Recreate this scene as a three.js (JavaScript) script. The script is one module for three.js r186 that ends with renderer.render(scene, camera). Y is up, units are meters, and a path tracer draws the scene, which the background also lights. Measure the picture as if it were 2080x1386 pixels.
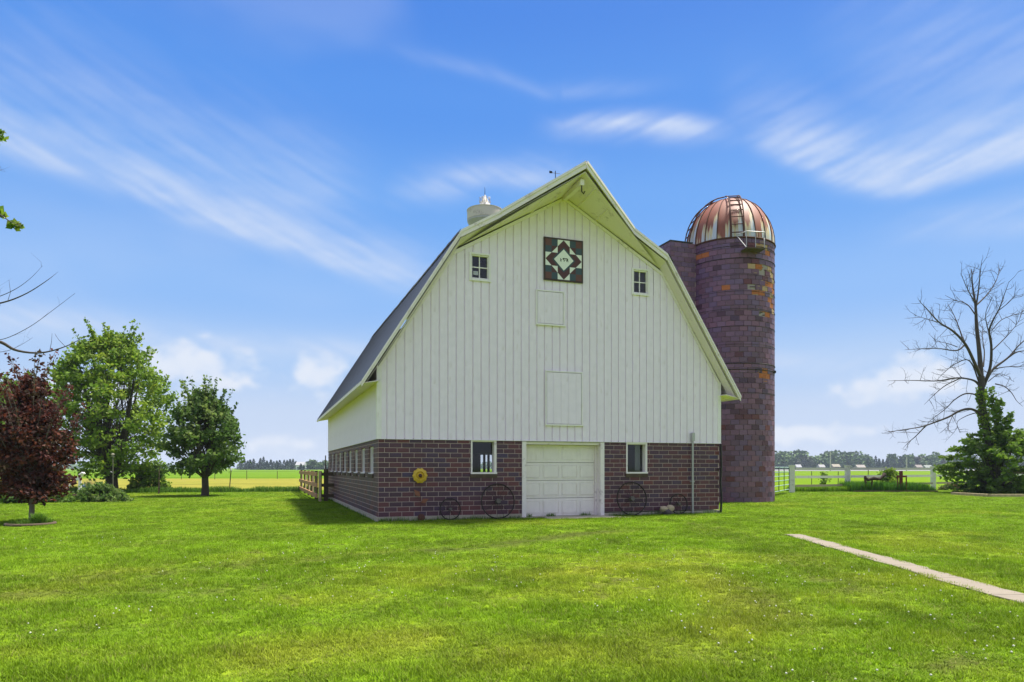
import * as THREE from 'three';

// ---------------------------------------------------------------- camera, sky, sun, exposure
const F = 1425, CX = 1040, CY = 951, EYE = 1.45;            // lens in photo pixels, horizon row, eye height
const scene = new THREE.Scene();
const camera = new THREE.PerspectiveCamera(2 * Math.atan(693 / F) * 180 / Math.PI, 2080 / 1386, 0.1, 6000);
camera.position.set(0, EYE, 0);
camera.lookAt(0, EYE, -10);
camera.setViewOffset(2080, 1386, 0, -(CY - 693), 2080, 1386);   // rising front: verticals stay upright
const EXPOSURE = 2.0;
const renderer = new THREE.WebGLRenderer({ antialias: true });
renderer.toneMapping = THREE.LinearToneMapping;
renderer.toneMappingExposure = EXPOSURE;
renderer.shadowMap.enabled = true;

const rad = Math.PI / 180;
const SUN_AZ = 28 * rad, SUN_EL = 69 * rad;                  // from the right, a little behind the barn
const sunDir = new THREE.Vector3(Math.cos(SUN_EL) * Math.cos(SUN_AZ), Math.sin(SUN_EL), -Math.cos(SUN_EL) * Math.sin(SUN_AZ));
const sun = new THREE.DirectionalLight(new THREE.Color().setRGB(1, 0.95, 0.84), 4.8);
sun.position.copy(sunDir).multiplyScalar(80).add(new THREE.Vector3(0, 0, -25));
sun.target.position.set(0, 0, -25);
sun.castShadow = true;
sun.shadow.radius = 14;
Object.assign(sun.shadow.camera, { left: -60, right: 60, top: 60, bottom: -60, near: 1, far: 220 });
sun.shadow.mapSize.set(4096, 4096);
scene.add(sun, sun.target);

// ---------------------------------------------------------------- random numbers and noise
function rng(seed) { let a = seed >>> 0; return () => { a = (a + 0x6d2b79f5) | 0; let t = Math.imul(a ^ (a >>> 15), 1 | a); t = (t + Math.imul(t ^ (t >>> 7), 61 | t)) ^ t; return ((t ^ (t >>> 14)) >>> 0) / 4294967296; }; }
const LAT = new Float32Array(65536); { const r = rng(11); for (let i = 0; i < 65536; i++) LAT[i] = r(); }
function vnoise(x, y) {
  const xi = Math.floor(x), yi = Math.floor(y); let fx = x - xi, fy = y - yi;
  fx = fx * fx * (3 - 2 * fx); fy = fy * fy * (3 - 2 * fy);
  const a = xi & 255, b = (xi + 1) & 255, c = (yi & 255) << 8, d = ((yi + 1) & 255) << 8;
  const p = LAT[a | c], q = LAT[b | c], r = LAT[a | d], s = LAT[b | d];
  return p + (q - p) * fx + (r - p + (p - q - r + s) * fx) * fy;
}
function fbm(x, y, n = 4) { let v = 0, a = 0.5, t = 0; for (let i = 0; i < n; i++) { v += a * vnoise(x, y); t += a; x = x * 2.03 + 17.3; y = y * 2.03 + 9.1; a *= 0.5; } return v / t; }
const clamp = (v, a = 0, b = 1) => Math.min(b, Math.max(a, v));
const smooth = (a, b, v) => { const t = clamp((v - a) / (b - a)); return t * t * (3 - 2 * t); };
const lerp = (a, b, t) => a + (b - a) * t;
const s2l = (c) => { c /= 255; return c <= 0.04045 ? c / 12.92 : Math.pow((c + 0.055) / 1.055, 2.4); };
const l2s = (c) => { c = clamp(c); return 255 * (c <= 0.0031308 ? 12.92 * c : 1.055 * Math.pow(c, 1 / 2.4) - 0.055); };

// ---------------------------------------------------------------- sky: blue air, cirrus, a few cumulus
{
  const W = 2048, Hh = 1024, data = new Float32Array(W * Hh * 4);
  const AE = (px, py) => [Math.atan2(px - CX, F) / rad, Math.atan2(CY - py, Math.hypot(F, px - CX)) / rad];  // azimuth, elevation in degrees
  const stops = [[0, 212, 223, 243], [4, 200, 217, 244], [8, 176, 206, 246], [13, 146, 190, 247], [20, 112, 170, 243], [27, 86, 150, 236], [34, 68, 134, 228], [55, 58, 122, 218], [90, 54, 114, 210]].map(([e, ...c]) => [e, ...c.map(s2l)]);
  const air = (el) => { let i = 0; while (i < stops.length - 2 && el > stops[i + 1][0]) i++; const a = stops[i], b = stops[i + 1], t = smooth(0, 1, clamp((el - a[0]) / (b[0] - a[0]))); return [1, 2, 3].map((k) => lerp(a[k], b[k], t)); };
  // cirrus ribbons: points in degrees, width up, width down, strength
  const rib = (pts, wu, wd, s) => ({ p: pts, wu, wd, s });
  const ribbons = [
    rib([AE(-700, 170), AE(-200, 255), AE(0, 300), AE(200, 352), AE(420, 432), AE(640, 505), AE(850, 585)], 2.6, 0.9, 0.5),
    rib([AE(-300, 130), AE(100, 200), AE(420, 330), AE(700, 420)], 4.2, 3.0, 0.22),
    rib([AE(1560, 290), AE(1700, 352), AE(1810, 372), AE(1950, 335), AE(2120, 300), AE(2500, 240)], 3.2, 0.9, 0.62),
    rib([AE(1750, 120), AE(2000, 110), AE(2300, 130)], 4.0, 4.0, 0.2),
    rib([AE(1180, 262), AE(1300, 252), AE(1450, 264)], 0.75, 0.8, 0.62),
    rib([AE(850, 115), AE(1000, 150), AE(1100, 190), AE(1300, 178)], 0.6, 0.5, 0.13),
    rib([AE(860, 385), AE(1000, 362), AE(1130, 360)], 1.2, 0.9, 0.42),
    rib([AE(-400, 625), AE(0, 650), AE(250, 672), AE(600, 705), AE(760, 715)], 1.0, 0.9, 0.42),
    rib([AE(1880, 470), AE(2080, 440), AE(2400, 430)], 1.4, 1.0, 0.3),
    rib([AE(1500, 740), AE(1660, 745), AE(1800, 735)], 1.0, 0.8, 0.3),
  ];
  const puffs = [[...AE(420, 752), 4.4, 2.1], [...AE(350, 735), 2.6, 1.3], [...AE(645, 765), 3.0, 1.7], [...AE(565, 900), 3.6, 0.8], [...AE(1850, 768), 4.2, 1.6], [...AE(1760, 790), 2.6, 1.1], [...AE(200, 800), 4, 1.4], [...AE(1640, 880), 5, 0.9], [...AE(1290, 900), 8, 1.0]];
  const r = rng(5);
  for (let i = 0; i < 44; i++) {                              // the same kind of sky all the way round
    const az = 84 + r() * 192, el = 12 + 50 * r(), len = 14 + 22 * r(), sl = (r() - 0.5) * 0.5;
    ribbons.push(rib([[az - len / 2, el - sl * len / 2], [az, el + (r() - 0.5) * 2], [az + len / 2, el + sl * len / 2]], 0.8 + 3 * r(), 0.6 + 1.6 * r(), 0.2 + 0.4 * r()));
  }
  for (let i = 0; i < 46; i++) puffs.push([46 + r() * 250, 2 + 7.5 * r(), 2.4 + 3 * r(), 0.9 + 1.3 * r()]);
  for (const b of ribbons) { let a0 = 1e9, a1 = -1e9, e0 = 1e9, e1 = -1e9; for (const [a, e] of b.p) { a0 = Math.min(a0, a); a1 = Math.max(a1, a); e0 = Math.min(e0, e); e1 = Math.max(e1, e); } Object.assign(b, { a0: a0 - 9, a1: a1 + 9, e0: e0 - 3.2 * b.wd - 1, e1: e1 + 3.2 * b.wu + 1 }); }
  for (let j = 0; j < Hh; j++) {
    const el = (j + 0.5) / Hh * 180 - 90;
    const base = el > 0 ? air(el) : air(0);
    for (let i = 0; i < W; i++) {
      // equirectangular u: direction (cos) with -z at u = 0.25
      const th = ((i + 0.5) / W - 0.5) * 2 * Math.PI;          // atan2(z, x)
      let az = Math.atan2(Math.cos(th), -Math.sin(th)) / rad;  // from -z towards +x
      const o = (j * W + i) * 4;
      let a = 0, cum = 0, fillVeil = 0;
      if (el > 0) {
        for (const az2 of [az < -62 ? az + 360 : az]) {
          const warp = (fbm(az2 * 0.16 + 40, el * 0.3, 3) - 0.5) * 3.2, across = el + az2 * (az2 < 4 || az2 > 60 ? 0.42 : -0.3), fine = 0.5 * fbm(az2 * 0.34 + el * 0.25, el * 1.3 - az2 * 0.12, 5) + 0.5 * smooth(0.2, 0.8, fbm(az2 * 0.22 + 12, across * 2.1, 5));
          for (const b of ribbons) {
            if (az2 < b.a0 || az2 > b.a1 || el < b.e0 || el > b.e1) continue;
            const P = b.p; let k = 0; while (k < P.length - 2 && az2 > P[k + 1][0]) k++;
            const t = (az2 - P[k][0]) / (P[k + 1][0] - P[k][0]), ec = lerp(P[k][1], P[k + 1][1], clamp(t, -0.6, 1.6));
            const d = el + warp * 0.45 * Math.min(1, b.wd) - ec, w = d > 0 ? b.wu : b.wd;
            const end = smooth(b.a0 + 4, b.a0 + 13, az2) * (1 - smooth(b.a1 - 13, b.a1 - 4, az2));
            a = Math.max(a, b.s * Math.exp(-d * d / (w * w)) * end * (0.2 + 1.5 * fine)) + 0.12 * Math.min(a, b.s * Math.exp(-d * d / (w * w)) * end);
          }
          for (const [pa, pe, ra, re] of puffs) {
            const dx = (az2 - pa) / ra, dy = (el - pe) / re; if (dx * dx + dy * dy > 4) continue;
            const n = fbm(az2 * 0.7 + pa, el * 1.1 + 3, 5);
            const q = 1 - Math.sqrt(dx * dx + (dy < 0 ? dy * dy * 0.8 : dy * dy)) + (n - 0.5) * 1.5;
            cum = Math.max(cum, smooth(-0.05, 0.75, q) * (0.62 + 0.4 * n));
          }
        }
        fillVeil = 0.62 * (0.5 + 0.9 * fbm(az * 0.06 + 90, el * 0.1 + 5, 5)) * Math.max(smooth(33, 52, el), smooth(44, 78, Math.abs(az)) * smooth(2, 12, el));   // thin white cloud added outside the view to brighten and neutralise the barn front
        a += 0.16 * smooth(0.45, 0.8, fbm(az * 0.05 + 7, el * 0.12, 4)) * smooth(4, 14, el);
      }
      const ce = Math.cos(el * rad), cg = Math.sin(el * rad) * sunDir.y + ce * (Math.sin(az * rad) * sunDir.x - Math.cos(az * rad) * sunDir.z), ga = Math.acos(clamp(cg, -1, 1)) / rad, glow = 2.6 * Math.exp(-ga * ga / 150) + 0.62 * Math.exp(-ga / 17);   // bright air round the sun
      a = clamp(a, 0, 0.85); cum = clamp(cum, 0, 0.92);
      for (let k = 0; k < 3; k++) {
        let c = lerp(base[k], [0.66, 0.75, 0.93][k], a);
        c = lerp(c, [0.82, 0.84, 0.99][k], clamp(fillVeil, 0, 0.85));
        c = lerp(c, [0.80, 0.85, 0.95][k], cum);
        c += glow * [0.95, 0.93, 0.88][k];
        data[o + k] = (el > 0 ? c : [0.2, 0.3, 0.16][k]) / EXPOSURE;
      }
      data[o + 3] = 1;
    }
  }
  const tex = new THREE.DataTexture(data, W, Hh, THREE.RGBAFormat, THREE.FloatType);
  tex.mapping = THREE.EquirectangularReflectionMapping; tex.magFilter = THREE.LinearFilter; tex.minFilter = THREE.LinearFilter; tex.needsUpdate = true;
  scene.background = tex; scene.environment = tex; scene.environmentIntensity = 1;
}

// ---------------------------------------------------------------- helpers
const V = (x, y, z) => new THREE.Vector3(x, y, z);
const at = (px, py, depth) => V((px - CX) / F * depth, EYE + (CY - py) / F * depth, -depth);
const gnd = (px, py) => { const t = EYE * F / (py - CY); return V((px - CX) / F * t, 0, -t); };
class Soup {                                                   // collects faces, gives one BufferGeometry; uv in metres
  constructor() { this.p = []; this.n = []; this.u = []; this.c = null; this.col = null; }
  tint(c) { this.c ??= []; this.col = c; return this; }
  vert(v, n, u) { this.p.push(v.x, v.y, v.z); this.n.push(n.x, n.y, n.z); this.u.push(u[0], u[1]); if (this.c) this.c.push(...this.col); }
  face(pts) {
    const n = V(0, 0, 0); for (let i = 0; i < pts.length; i++) { const a = pts[i], b = pts[(i + 1) % pts.length]; n.x += (a.y - b.y) * (a.z + b.z); n.y += (a.z - b.z) * (a.x + b.x); n.z += (a.x - b.x) * (a.y + b.y); }
    n.normalize();
    const ax = Math.abs(n.x), ay = Math.abs(n.y), az = Math.abs(n.z);
    const uv = (v) => (ay > ax && ay > az ? [v.x, v.z] : ax > az ? [v.z, v.y] : [v.x, v.y]);
    for (let i = 1; i < pts.length - 1; i++) for (const v of [pts[0], pts[i], pts[i + 1]]) this.vert(v, n, uv(v));
    return this;
  }
  prism(pts, off) {                                            // planar polygon pushed along off
    const q = pts.map((v) => v.clone().add(off)), N = pts.length;
    this.face(pts.slice().reverse()); this.face(q);
    for (let i = 0; i < N; i++) { const j = (i + 1) % N; this.face([pts[i], pts[j], q[j], q[i]]); }
    return this;
  }
  box(x0, x1, y0, y1, z0, z1) { return this.prism([V(x0, y0, z0), V(x1, y0, z0), V(x1, y1, z0), V(x0, y1, z0)], V(0, 0, z1 - z0)); }
  beam(a, b, w, h, up = V(0, 1, 0)) {                          // bar of section w (sideways) by h (along up)
    const d = b.clone().sub(a).normalize(), s = d.clone().cross(up).normalize(), t = s.clone().cross(d);
    const c = [[-1, -1], [1, -1], [1, 1], [-1, 1]].map(([i, j]) => a.clone().addScaledVector(s, i * w / 2).addScaledVector(t, j * h / 2));
    return this.prism(c, b.clone().sub(a));
  }
  tube(pts, radii, sides = 6, cap = true) {
    const rings = []; let ref = V(0.31, 0.2, 0.93).normalize();
    for (let i = 0; i < pts.length; i++) {
      const d = (pts[Math.min(i + 1, pts.length - 1)]).clone().sub(pts[Math.max(i - 1, 0)]).normalize();
      if (Math.abs(d.dot(ref)) > 0.95) ref = V(1, 0.1, 0).normalize();
      const s = d.clone().cross(ref).normalize(), t = s.clone().cross(d), R = Array.isArray(radii) ? radii[i] : radii;
      rings.push(Array.from({ length: sides }, (_, k) => { const a = k / sides * 2 * Math.PI, n = s.clone().multiplyScalar(Math.cos(a)).addScaledVector(t, Math.sin(a)); return [pts[i].clone().addScaledVector(n, R), n]; }));
    }
    let len = 0;
    for (let i = 0; i < pts.length - 1; i++) {
      const l2 = len + pts[i].distanceTo(pts[i + 1]), R = Array.isArray(radii) ? radii[i] : radii;
      for (let k = 0; k < sides; k++) {
        const A = rings[i][k], B = rings[i][(k + 1) % sides], C = rings[i + 1][(k + 1) % sides], D = rings[i + 1][k], u0 = k / sides * 6.28 * R, u1 = (k + 1) / sides * 6.28 * R;
        for (const [[v, n], u] of [[A, [u0, len]], [C, [u1, l2]], [B, [u1, len]], [A, [u0, len]], [D, [u0, l2]], [C, [u1, l2]]]) this.vert(v, n, u);
      }
      len = l2;
    }
    if (cap) { this.face(rings[0].map((q) => q[0])); this.face(rings[rings.length - 1].map((q) => q[0]).reverse()); }
    return this;
  }
  lathe(profile, c, sides = 24) {                              // [r, y] pairs round a vertical axis at c
    for (let i = 0; i < profile.length - 1; i++) for (let k = 0; k < sides; k++) {
      const [r0, y0] = profile[i], [r1, y1] = profile[i + 1], a0 = k / sides * 2 * Math.PI, a1 = (k + 1) / sides * 2 * Math.PI;
      const P = (r, y, a) => V(c.x + r * Math.sin(a), c.y + y, c.z + r * Math.cos(a));
      const nl = Math.hypot(r1 - r0, y1 - y0) || 1, nr = (y1 - y0) / nl, ny = -(r1 - r0) / nl, N = (a) => V(nr * Math.sin(a), ny, nr * Math.cos(a));
      const q = [[r0, y0, a0], [r0, y0, a1], [r1, y1, a1], [r0, y0, a0], [r1, y1, a1], [r1, y1, a0]];
      for (const [R, y, a] of q) this.vert(P(R, y, a), N(a), [a * 0.8, y]);
    }
    return this;
  }
  geo() {
    const g = new THREE.BufferGeometry();
    g.setAttribute('position', new THREE.Float32BufferAttribute(this.p, 3)); g.setAttribute('normal', new THREE.Float32BufferAttribute(this.n, 3)); g.setAttribute('uv', new THREE.Float32BufferAttribute(this.u, 2));
    if (this.c) g.setAttribute('color', new THREE.Float32BufferAttribute(this.c, 3));
    return g;
  }
}
const taken = new Map();
function numbered(name) { const n = taken.get(name) ?? 0; taken.set(name, n + 1); return n ? name + '_' + String(n).padStart(3, '0') : name; }
function add(name, g, mat, parent = scene) {
  const m = new THREE.Mesh(g instanceof Soup ? g.geo() : g, mat);
  m.name = parent === scene ? numbered(name) : name; m.castShadow = m.receiveShadow = true; parent.add(m); return m;
}
function group(name, parent = scene, pos) { const g = new THREE.Group(); g.name = parent === scene ? numbered(name) : name; if (pos) g.position.copy(pos); parent.add(g); return g; }
function tag(o, label, category, grp, kind) { Object.assign(o.userData, { label, category }); if (grp) o.userData.group = grp; if (kind) o.userData.kind = kind; return o; }
function struct(o) { o.userData.kind = 'structure'; return o; }
function copyOf(o, name) { const c = o.clone(); c.name = numbered(name); c.userData = { ...o.userData }; scene.add(c); return c; }

// textures
function tex(n, fn, rep = 1, srgb = true) {                    // fn(u, v) -> [r, g, b] linear; tiles when fn does
  const d = new Uint8Array(n * n * 4);
  for (let j = 0; j < n; j++) for (let i = 0; i < n; i++) { const c = fn(i / n, j / n), o = (j * n + i) * 4; for (let k = 0; k < 3; k++) d[o + k] = srgb ? l2s(c[k]) : 255 * clamp(c[k]); d[o + 3] = 255; }
  const t = new THREE.DataTexture(d, n, n); t.wrapS = t.wrapT = THREE.RepeatWrapping; t.magFilter = THREE.LinearFilter; t.minFilter = THREE.LinearMipmapLinearFilter; t.generateMipmaps = true;
  if (srgb) t.colorSpace = THREE.SRGBColorSpace; t.repeat.set(rep, rep); t.needsUpdate = true; return t;
}
const tileN = (u, v, f, n = 4) => {                            // tiling fbm: blend of shifted copies
  const a = fbm(u * f, v * f, n), b = fbm((u - 1) * f, v * f, n), c = fbm(u * f, (v - 1) * f, n), d = fbm((u - 1) * f, (v - 1) * f, n);
  return lerp(lerp(a, b, u), lerp(c, d, u), v);
};
const std = (rgb, rough = 0.85, more = {}) => new THREE.MeshStandardMaterial({ color: new THREE.Color().setRGB(...rgb), roughness: rough, ...more });

// ---------------------------------------------------------------- materials
const grainT = tex(256, (u, v) => { const n = tileN(u, v, 24, 4), f = tileN(u, v, 90, 2), k = 0.72 + 0.3 * n + 0.16 * (f - 0.5); return [k, k, k]; }, 1.3);
const grimeT = tex(256, (u, v) => { const n = tileN(u, v, 7, 5), f = tileN(u, v, 40, 3), g = smooth(0.52, 0.72, n * 0.7 + f * 0.3); return [lerp(0.95, 0.64, g) - 0.06 * f, lerp(0.92, 0.58, g) - 0.05 * f, lerp(0.92, 0.60, g) - 0.06 * f]; }, 0.6);
const streakT = tex(256, (u, v) => { const n = tileN(u, v * 0.12, 40, 3), f = tileN(u, v, 14, 4), g = smooth(0.60, 0.80, tileN(u, v * 0.25, 18, 4)) * 0.10, k = 0.93 + 0.09 * (n - 0.5) + 0.13 * (f - 0.5) - g; return [k, k - 0.2 * g, k * 0.995 - 0.5 * g]; }, 0.5);
const rustWoodT = tex(256, (u, v) => { const n = tileN(u, v * 0.1, 50, 3), f = tileN(u, v, 9, 4); const k = 0.55 + 0.6 * n * f + 0.35 * (f - 0.5); return [k, k, k]; }, 1);
const M = {
  siding: std([0.86, 0.745, 0.86], 0.55, { map: streakT }),
  trim: std([0.84, 0.77, 0.78], 0.6, { map: streakT }),
  oldTrim: std([0.84, 0.77, 0.76], 0.75, { map: grimeT }),
  soffit: std([0.80, 0.72, 0.72], 0.8, { map: grimeT }),
  mortar: std([0.54, 0.41, 0.37], 0.95, { map: grainT }),
  concrete: std([0.42, 0.37, 0.28], 0.95, { map: grainT }),
  roof: std([0.125, 0.125, 0.15], 0.42, { map: grainT }),
  ridge: std([0.03, 0.03, 0.032], 0.8),
  dark: std([0.02, 0.018, 0.017], 0.9),
  inner: std([0.10, 0.085, 0.07], 0.95),
  iron: std([0.03, 0.022, 0.018], 0.6, { metalness: 0.4, map: grainT }),
  galv: std([0.45, 0.43, 0.43], 0.45, { metalness: 0.1, map: grainT }),
  glass: new THREE.MeshPhysicalMaterial({ color: new THREE.Color().setRGB(0.72, 0.75, 0.75), roughness: 0.04, transmission: 1, thickness: 0, ior: 1.5 }),
  whitePaint: std([0.82, 0.76, 0.77], 0.6, { map: streakT }),
  door: std([0.84, 0.76, 0.72], 0.5, { map: streakT }),
  wood: std([0.60, 0.30, 0.14], 0.8, { map: rustWoodT }),
  woodPale: std([0.58, 0.44, 0.26], 0.85, { map: rustWoodT }),
  woodDark: std([0.11, 0.075, 0.045], 0.9, { map: rustWoodT }),
  rust: std([0.09, 0.032, 0.018], 0.9, { map: grainT }),
  orange: std([0.46, 0.145, 0.05], 0.95, { map: grainT }),
  tan: std([0.50, 0.33, 0.19], 0.95, { map: grainT }),
  bark: std([0.085, 0.066, 0.05], 0.95, { map: rustWoodT }),
  deadBark: std([0.085, 0.066, 0.056], 0.95, { map: rustWoodT }),
  vcol: std([1, 1, 1], 0.55, { vertexColors: true, map: grainT }),
  vcolMatte: std([1, 1, 1], 0.9, { vertexColors: true, map: grainT }),
};
// glazed clay block colours of barn and silo
const blockTones = [[0.100, 0.026, 0.043], [0.085, 0.025, 0.045], [0.114, 0.030, 0.043], [0.074, 0.025, 0.052], [0.093, 0.029, 0.052], [0.067, 0.024, 0.045], [0.128, 0.030, 0.038], [0.067, 0.028, 0.064], [0.081, 0.023, 0.038]];
const rareTones = [[0.143, 0.032, 0.035], [0.056, 0.030, 0.082], [0.120, 0.027, 0.035]];
const tileTones = [[0.172, 0.080, 0.136], [0.150, 0.072, 0.136], [0.195, 0.086, 0.136], [0.135, 0.072, 0.141], [0.161, 0.071, 0.114], [0.126, 0.064, 0.111], [0.189, 0.096, 0.162], [0.146, 0.084, 0.162], [0.138, 0.062, 0.101]];
const glaze = (c) => new THREE.MeshPhysicalMaterial({ color: new THREE.Color().setRGB(...c), roughness: 0.6, map: grainT, clearcoat: 0.12, clearcoatRoughness: 0.4 });
const blockMats = [...blockTones, ...rareTones].map(glaze), tileMats = tileTones.map(glaze);
const pickTone = (r) => (r() < 0.06 ? blockTones.length + Math.floor(r() * rareTones.length) : Math.floor(r() * blockTones.length));

// block with chamfered front edges; lies in x 0..w, y 0..h, z 0..depth (front at +z)
const blockCache = new Map();
function blockShape(soup, x, y, z, w, h, t, put = (v) => v) {
  const c = 0.006, P = (a, b, d) => put(V(x + a, y + b, z + d));
  const f = [P(c, c, t), P(w - c, c, t), P(w - c, h - c, t), P(c, h - c, t)], m = [P(0, 0, t - c), P(w, 0, t - c), P(w, h, t - c), P(0, h, t - c)], b = [P(0, 0, 0), P(w, 0, 0), P(w, h, 0), P(0, h, 0)];
  soup.face(f); for (let i = 0; i < 4; i++) { const j = (i + 1) % 4; soup.face([m[i], m[j], f[j], f[i]]); soup.face([b[i], b[j], m[j], m[i]]); }
}
function blockGeo(w, h, t) { const k = [w, h, t].map((v) => v.toFixed(3)).join(); if (!blockCache.has(k)) { const s = new Soup(); blockShape(s, 0, 0, 0, w, h, t); blockCache.set(k, s.geo()); } return blockCache.get(k); }
// rectangle a..b, y0..y1 with rectangular openings cut out -> list of rectangles
function cutRects(a, b, y0, y1, holes) {
  let out = [[a, b, y0, y1]];
  for (const [ha, hb, h0, h1] of holes) {
    const next = [];
    for (const [p, q, r, s] of out) {
      if (hb <= p || ha >= q || h1 <= r || h0 >= s) { next.push([p, q, r, s]); continue; }
      if (h0 > r) next.push([p, q, r, h0]);
      if (h1 < s) next.push([p, q, h1, s]);
      const lo = Math.max(r, h0), hi = Math.min(s, h1);
      if (ha > p) next.push([p, ha, lo, hi]);
      if (hb < q) next.push([hb, q, lo, hi]);
    }
    out = next;
  }
  return out;
}

// ---------------------------------------------------------------- ground: lawn, fields, road
const roadFar = 345;
const tracks = [[[0, 1186], [300, 1170], [560, 1142], [780, 1128], [1000, 1108], [1250, 1076]], [[-60, 1215], [200, 1200], [420, 1205], [620, 1180]], [[1420, 1066], [1560, 1110], [1640, 1150], [1712, 1196]], [[1500, 1185], [1545, 1225], [1585, 1265]], [[1420, 1330], [1480, 1345], [1530, 1338]], [[1900, 1360], [1960, 1342]], [[250, 1110], [560, 1085], [760, 1075]]]
  .map((l, i) => ({ p: l.map(([x, y]) => gnd(x, y)), w: [0.55, 0.4, 0.42, 0.35, 0.16, 0.16, 0.4][i], s: [0.95, 0.8, 0.95, 0.9, 0.98, 0.9, 0.5][i] }));
for (const t of tracks) { const m = t.w * 3, xs = t.p.map((v) => v.x), zs = t.p.map((v) => v.z); t.x0 = Math.min(...xs) - m; t.x1 = Math.max(...xs) + m; t.z0 = Math.min(...zs) - m; t.z1 = Math.max(...zs) + m; }
const yellows = [[[1380, 1150], [1450, 1190], [1520, 1245]], [[560, 1330], [820, 1300]], [[1060, 1330], [1260, 1325]], [[1100, 1170], [1320, 1150]], [[1540, 1250], [1300, 1330]]].map((l) => l.map(([x, y]) => gnd(x, y)));
function lineDist(P, x, z) { let m = 1e9; for (let i = 0; i < P.length - 1; i++) { const a = P[i], b = P[i + 1], dx = b.x - a.x, dz = b.z - a.z, t = clamp(((x - a.x) * dx + (z - a.z) * dz) / (dx * dx + dz * dz)); m = Math.min(m, Math.hypot(x - a.x - dx * t, z - a.z - dz * t)); } return m; }
function turf(x, z) {                                          // linear colour of the turf and how bare it is
  const a = fbm(x * 0.22 + 3, z * 0.22, 4), b = fbm(x * 0.9, z * 0.9 + 31, 4), c = fbm(x * 3.1 + 8, z * 3.1, 3);
  let bare = 0; for (const t of tracks) { if (x < t.x0 || x > t.x1 || z < t.z0 || z > t.z1) continue; const d = lineDist(t.p, x, z); if (d < t.w * 3) bare = Math.max(bare, t.s * Math.exp(-d * d / (t.w * t.w)) * smooth(0.36, 0.62, 0.55 * b + 0.45 * c)); }
  bare = Math.max(bare, 0.85 * smooth(0.66, 0.76, 0.5 * b + 0.5 * c + 0.12 * (a - 0.5)));
  let yel = smooth(0.5, 0.75, 0.6 * a + 0.4 * b) * 0.55; for (const p of yellows) { const d = lineDist(p, x, z); yel = Math.max(yel, 0.8 * Math.exp(-d * d / 0.4) * (0.4 + b)); }
  const k = 0.60 + 0.52 * b + 0.62 * (c - 0.5);
  return { r: lerp(0.158, 0.255, yel) * k, g: lerp(0.265, 0.290, yel) * k, b: lerp(0.007, 0.022, yel) * k, bare };
}
const LX0 = -34, LX1 = 34, LZ0 = -46, LZ1 = 6;
{
  const N = 1536, d = new Uint8Array(N * N * 4);
  for (let j = 0; j < N; j++) for (let i = 0; i < N; i++) {
    const x = LX0 + (i + 0.5) / N * (LX1 - LX0), z = LZ0 + (j + 0.5) / N * (LZ1 - LZ0), t = turf(x, z), h = LAT[(i * 7919 + j * 104729) & 65535], f = 0.62 + 0.5 * vnoise(x * 14, z * 14) + 0.35 * (h - 0.5), o = (j * N + i) * 4, q = t.bare * 0.85;
    d[o] = l2s(lerp(t.r, 0.042, q) * f); d[o + 1] = l2s(lerp(t.g, 0.040, q) * f); d[o + 2] = l2s(lerp(t.b, 0.016, q) * f); d[o + 3] = 255;
  }
  const T = new THREE.DataTexture(d, N, N); T.colorSpace = THREE.SRGBColorSpace; T.magFilter = THREE.LinearFilter; T.minFilter = THREE.LinearMipmapLinearFilter; T.generateMipmaps = true; T.needsUpdate = true;
  const sheet = (name, x0, x1, z0, z1, y, mat, uvOf) => { const g = new THREE.BufferGeometry(), P = [[x0, z1], [x1, z1], [x1, z0], [x0, z0]]; g.setAttribute('position', new THREE.Float32BufferAttribute(P.flatMap(([x, z]) => [x, y, z]), 3)); g.setAttribute('normal', new THREE.Float32BufferAttribute(P.flatMap(() => [0, 1, 0]), 3)); g.setAttribute('uv', new THREE.Float32BufferAttribute(P.flatMap(([x, z]) => uvOf(x, z)), 2)); g.setIndex([0, 1, 2, 0, 2, 3]); return struct(add(name, g, mat)); };
  const soft = (map) => new THREE.MeshPhysicalMaterial({ map, roughness: 1, specularIntensity: 0.08 });
  const uvM = (s) => (x, z) => [x / s, z / s];
  sheet('lawn', LX0, LX1, LZ0, LZ1, 0, soft(T), (x, z) => [(x - LX0) / (LX1 - LX0), (z - LZ0) / (LZ1 - LZ0)]);
  const grassT = tex(512, (u, v) => { const a = tileN(u, v, 5, 4), b = tileN(u, v, 30, 3), k = 0.7 + 0.45 * b; return [lerp(0.095, 0.135, a) * k, lerp(0.18, 0.205, a) * k, 0.005 * k]; });
  sheet('ground', -2500, 2500, -4500, 200, -0.03, soft(grassT), uvM(14));
  const hayT = tex(512, (u, v) => { const a = tileN(u, v, 4, 4), b = tileN(u, v * 0.4, 50, 3), k = 0.75 + 0.4 * b; return [lerp(0.155, 0.26, a) * k, lerp(0.18, 0.215, a) * k, lerp(0.02, 0.04, a) * k]; });
  sheet('hay_field', -260, -4, -97, -46.2, -0.016, soft(hayT), uvM(18));
  const cropT = tex(512, (u, v) => { const a = tileN(u, v, 6, 4), b = tileN(u * 0.3, v, 60, 3), k = 0.7 + 0.5 * b; return [lerp(0.075, 0.12, a) * k, lerp(0.16, 0.195, a) * k, 0.006 * k]; });
  sheet('crop_field', -700, -6, -420, -97.2, -0.012, soft(cropT), uvM(22));
  sheet('pasture', 13, 600, -330, -46.2, -0.012, soft(grassT.clone()), uvM(26));
  sheet('road', 20, 1500, -640, -roadFar, 0.02, new THREE.MeshPhysicalMaterial({ color: new THREE.Color().setRGB(0.24, 0.235, 0.235), map: grainT, roughness: 1, specularIntensity: 0.1 }), uvM(4));
}

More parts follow.
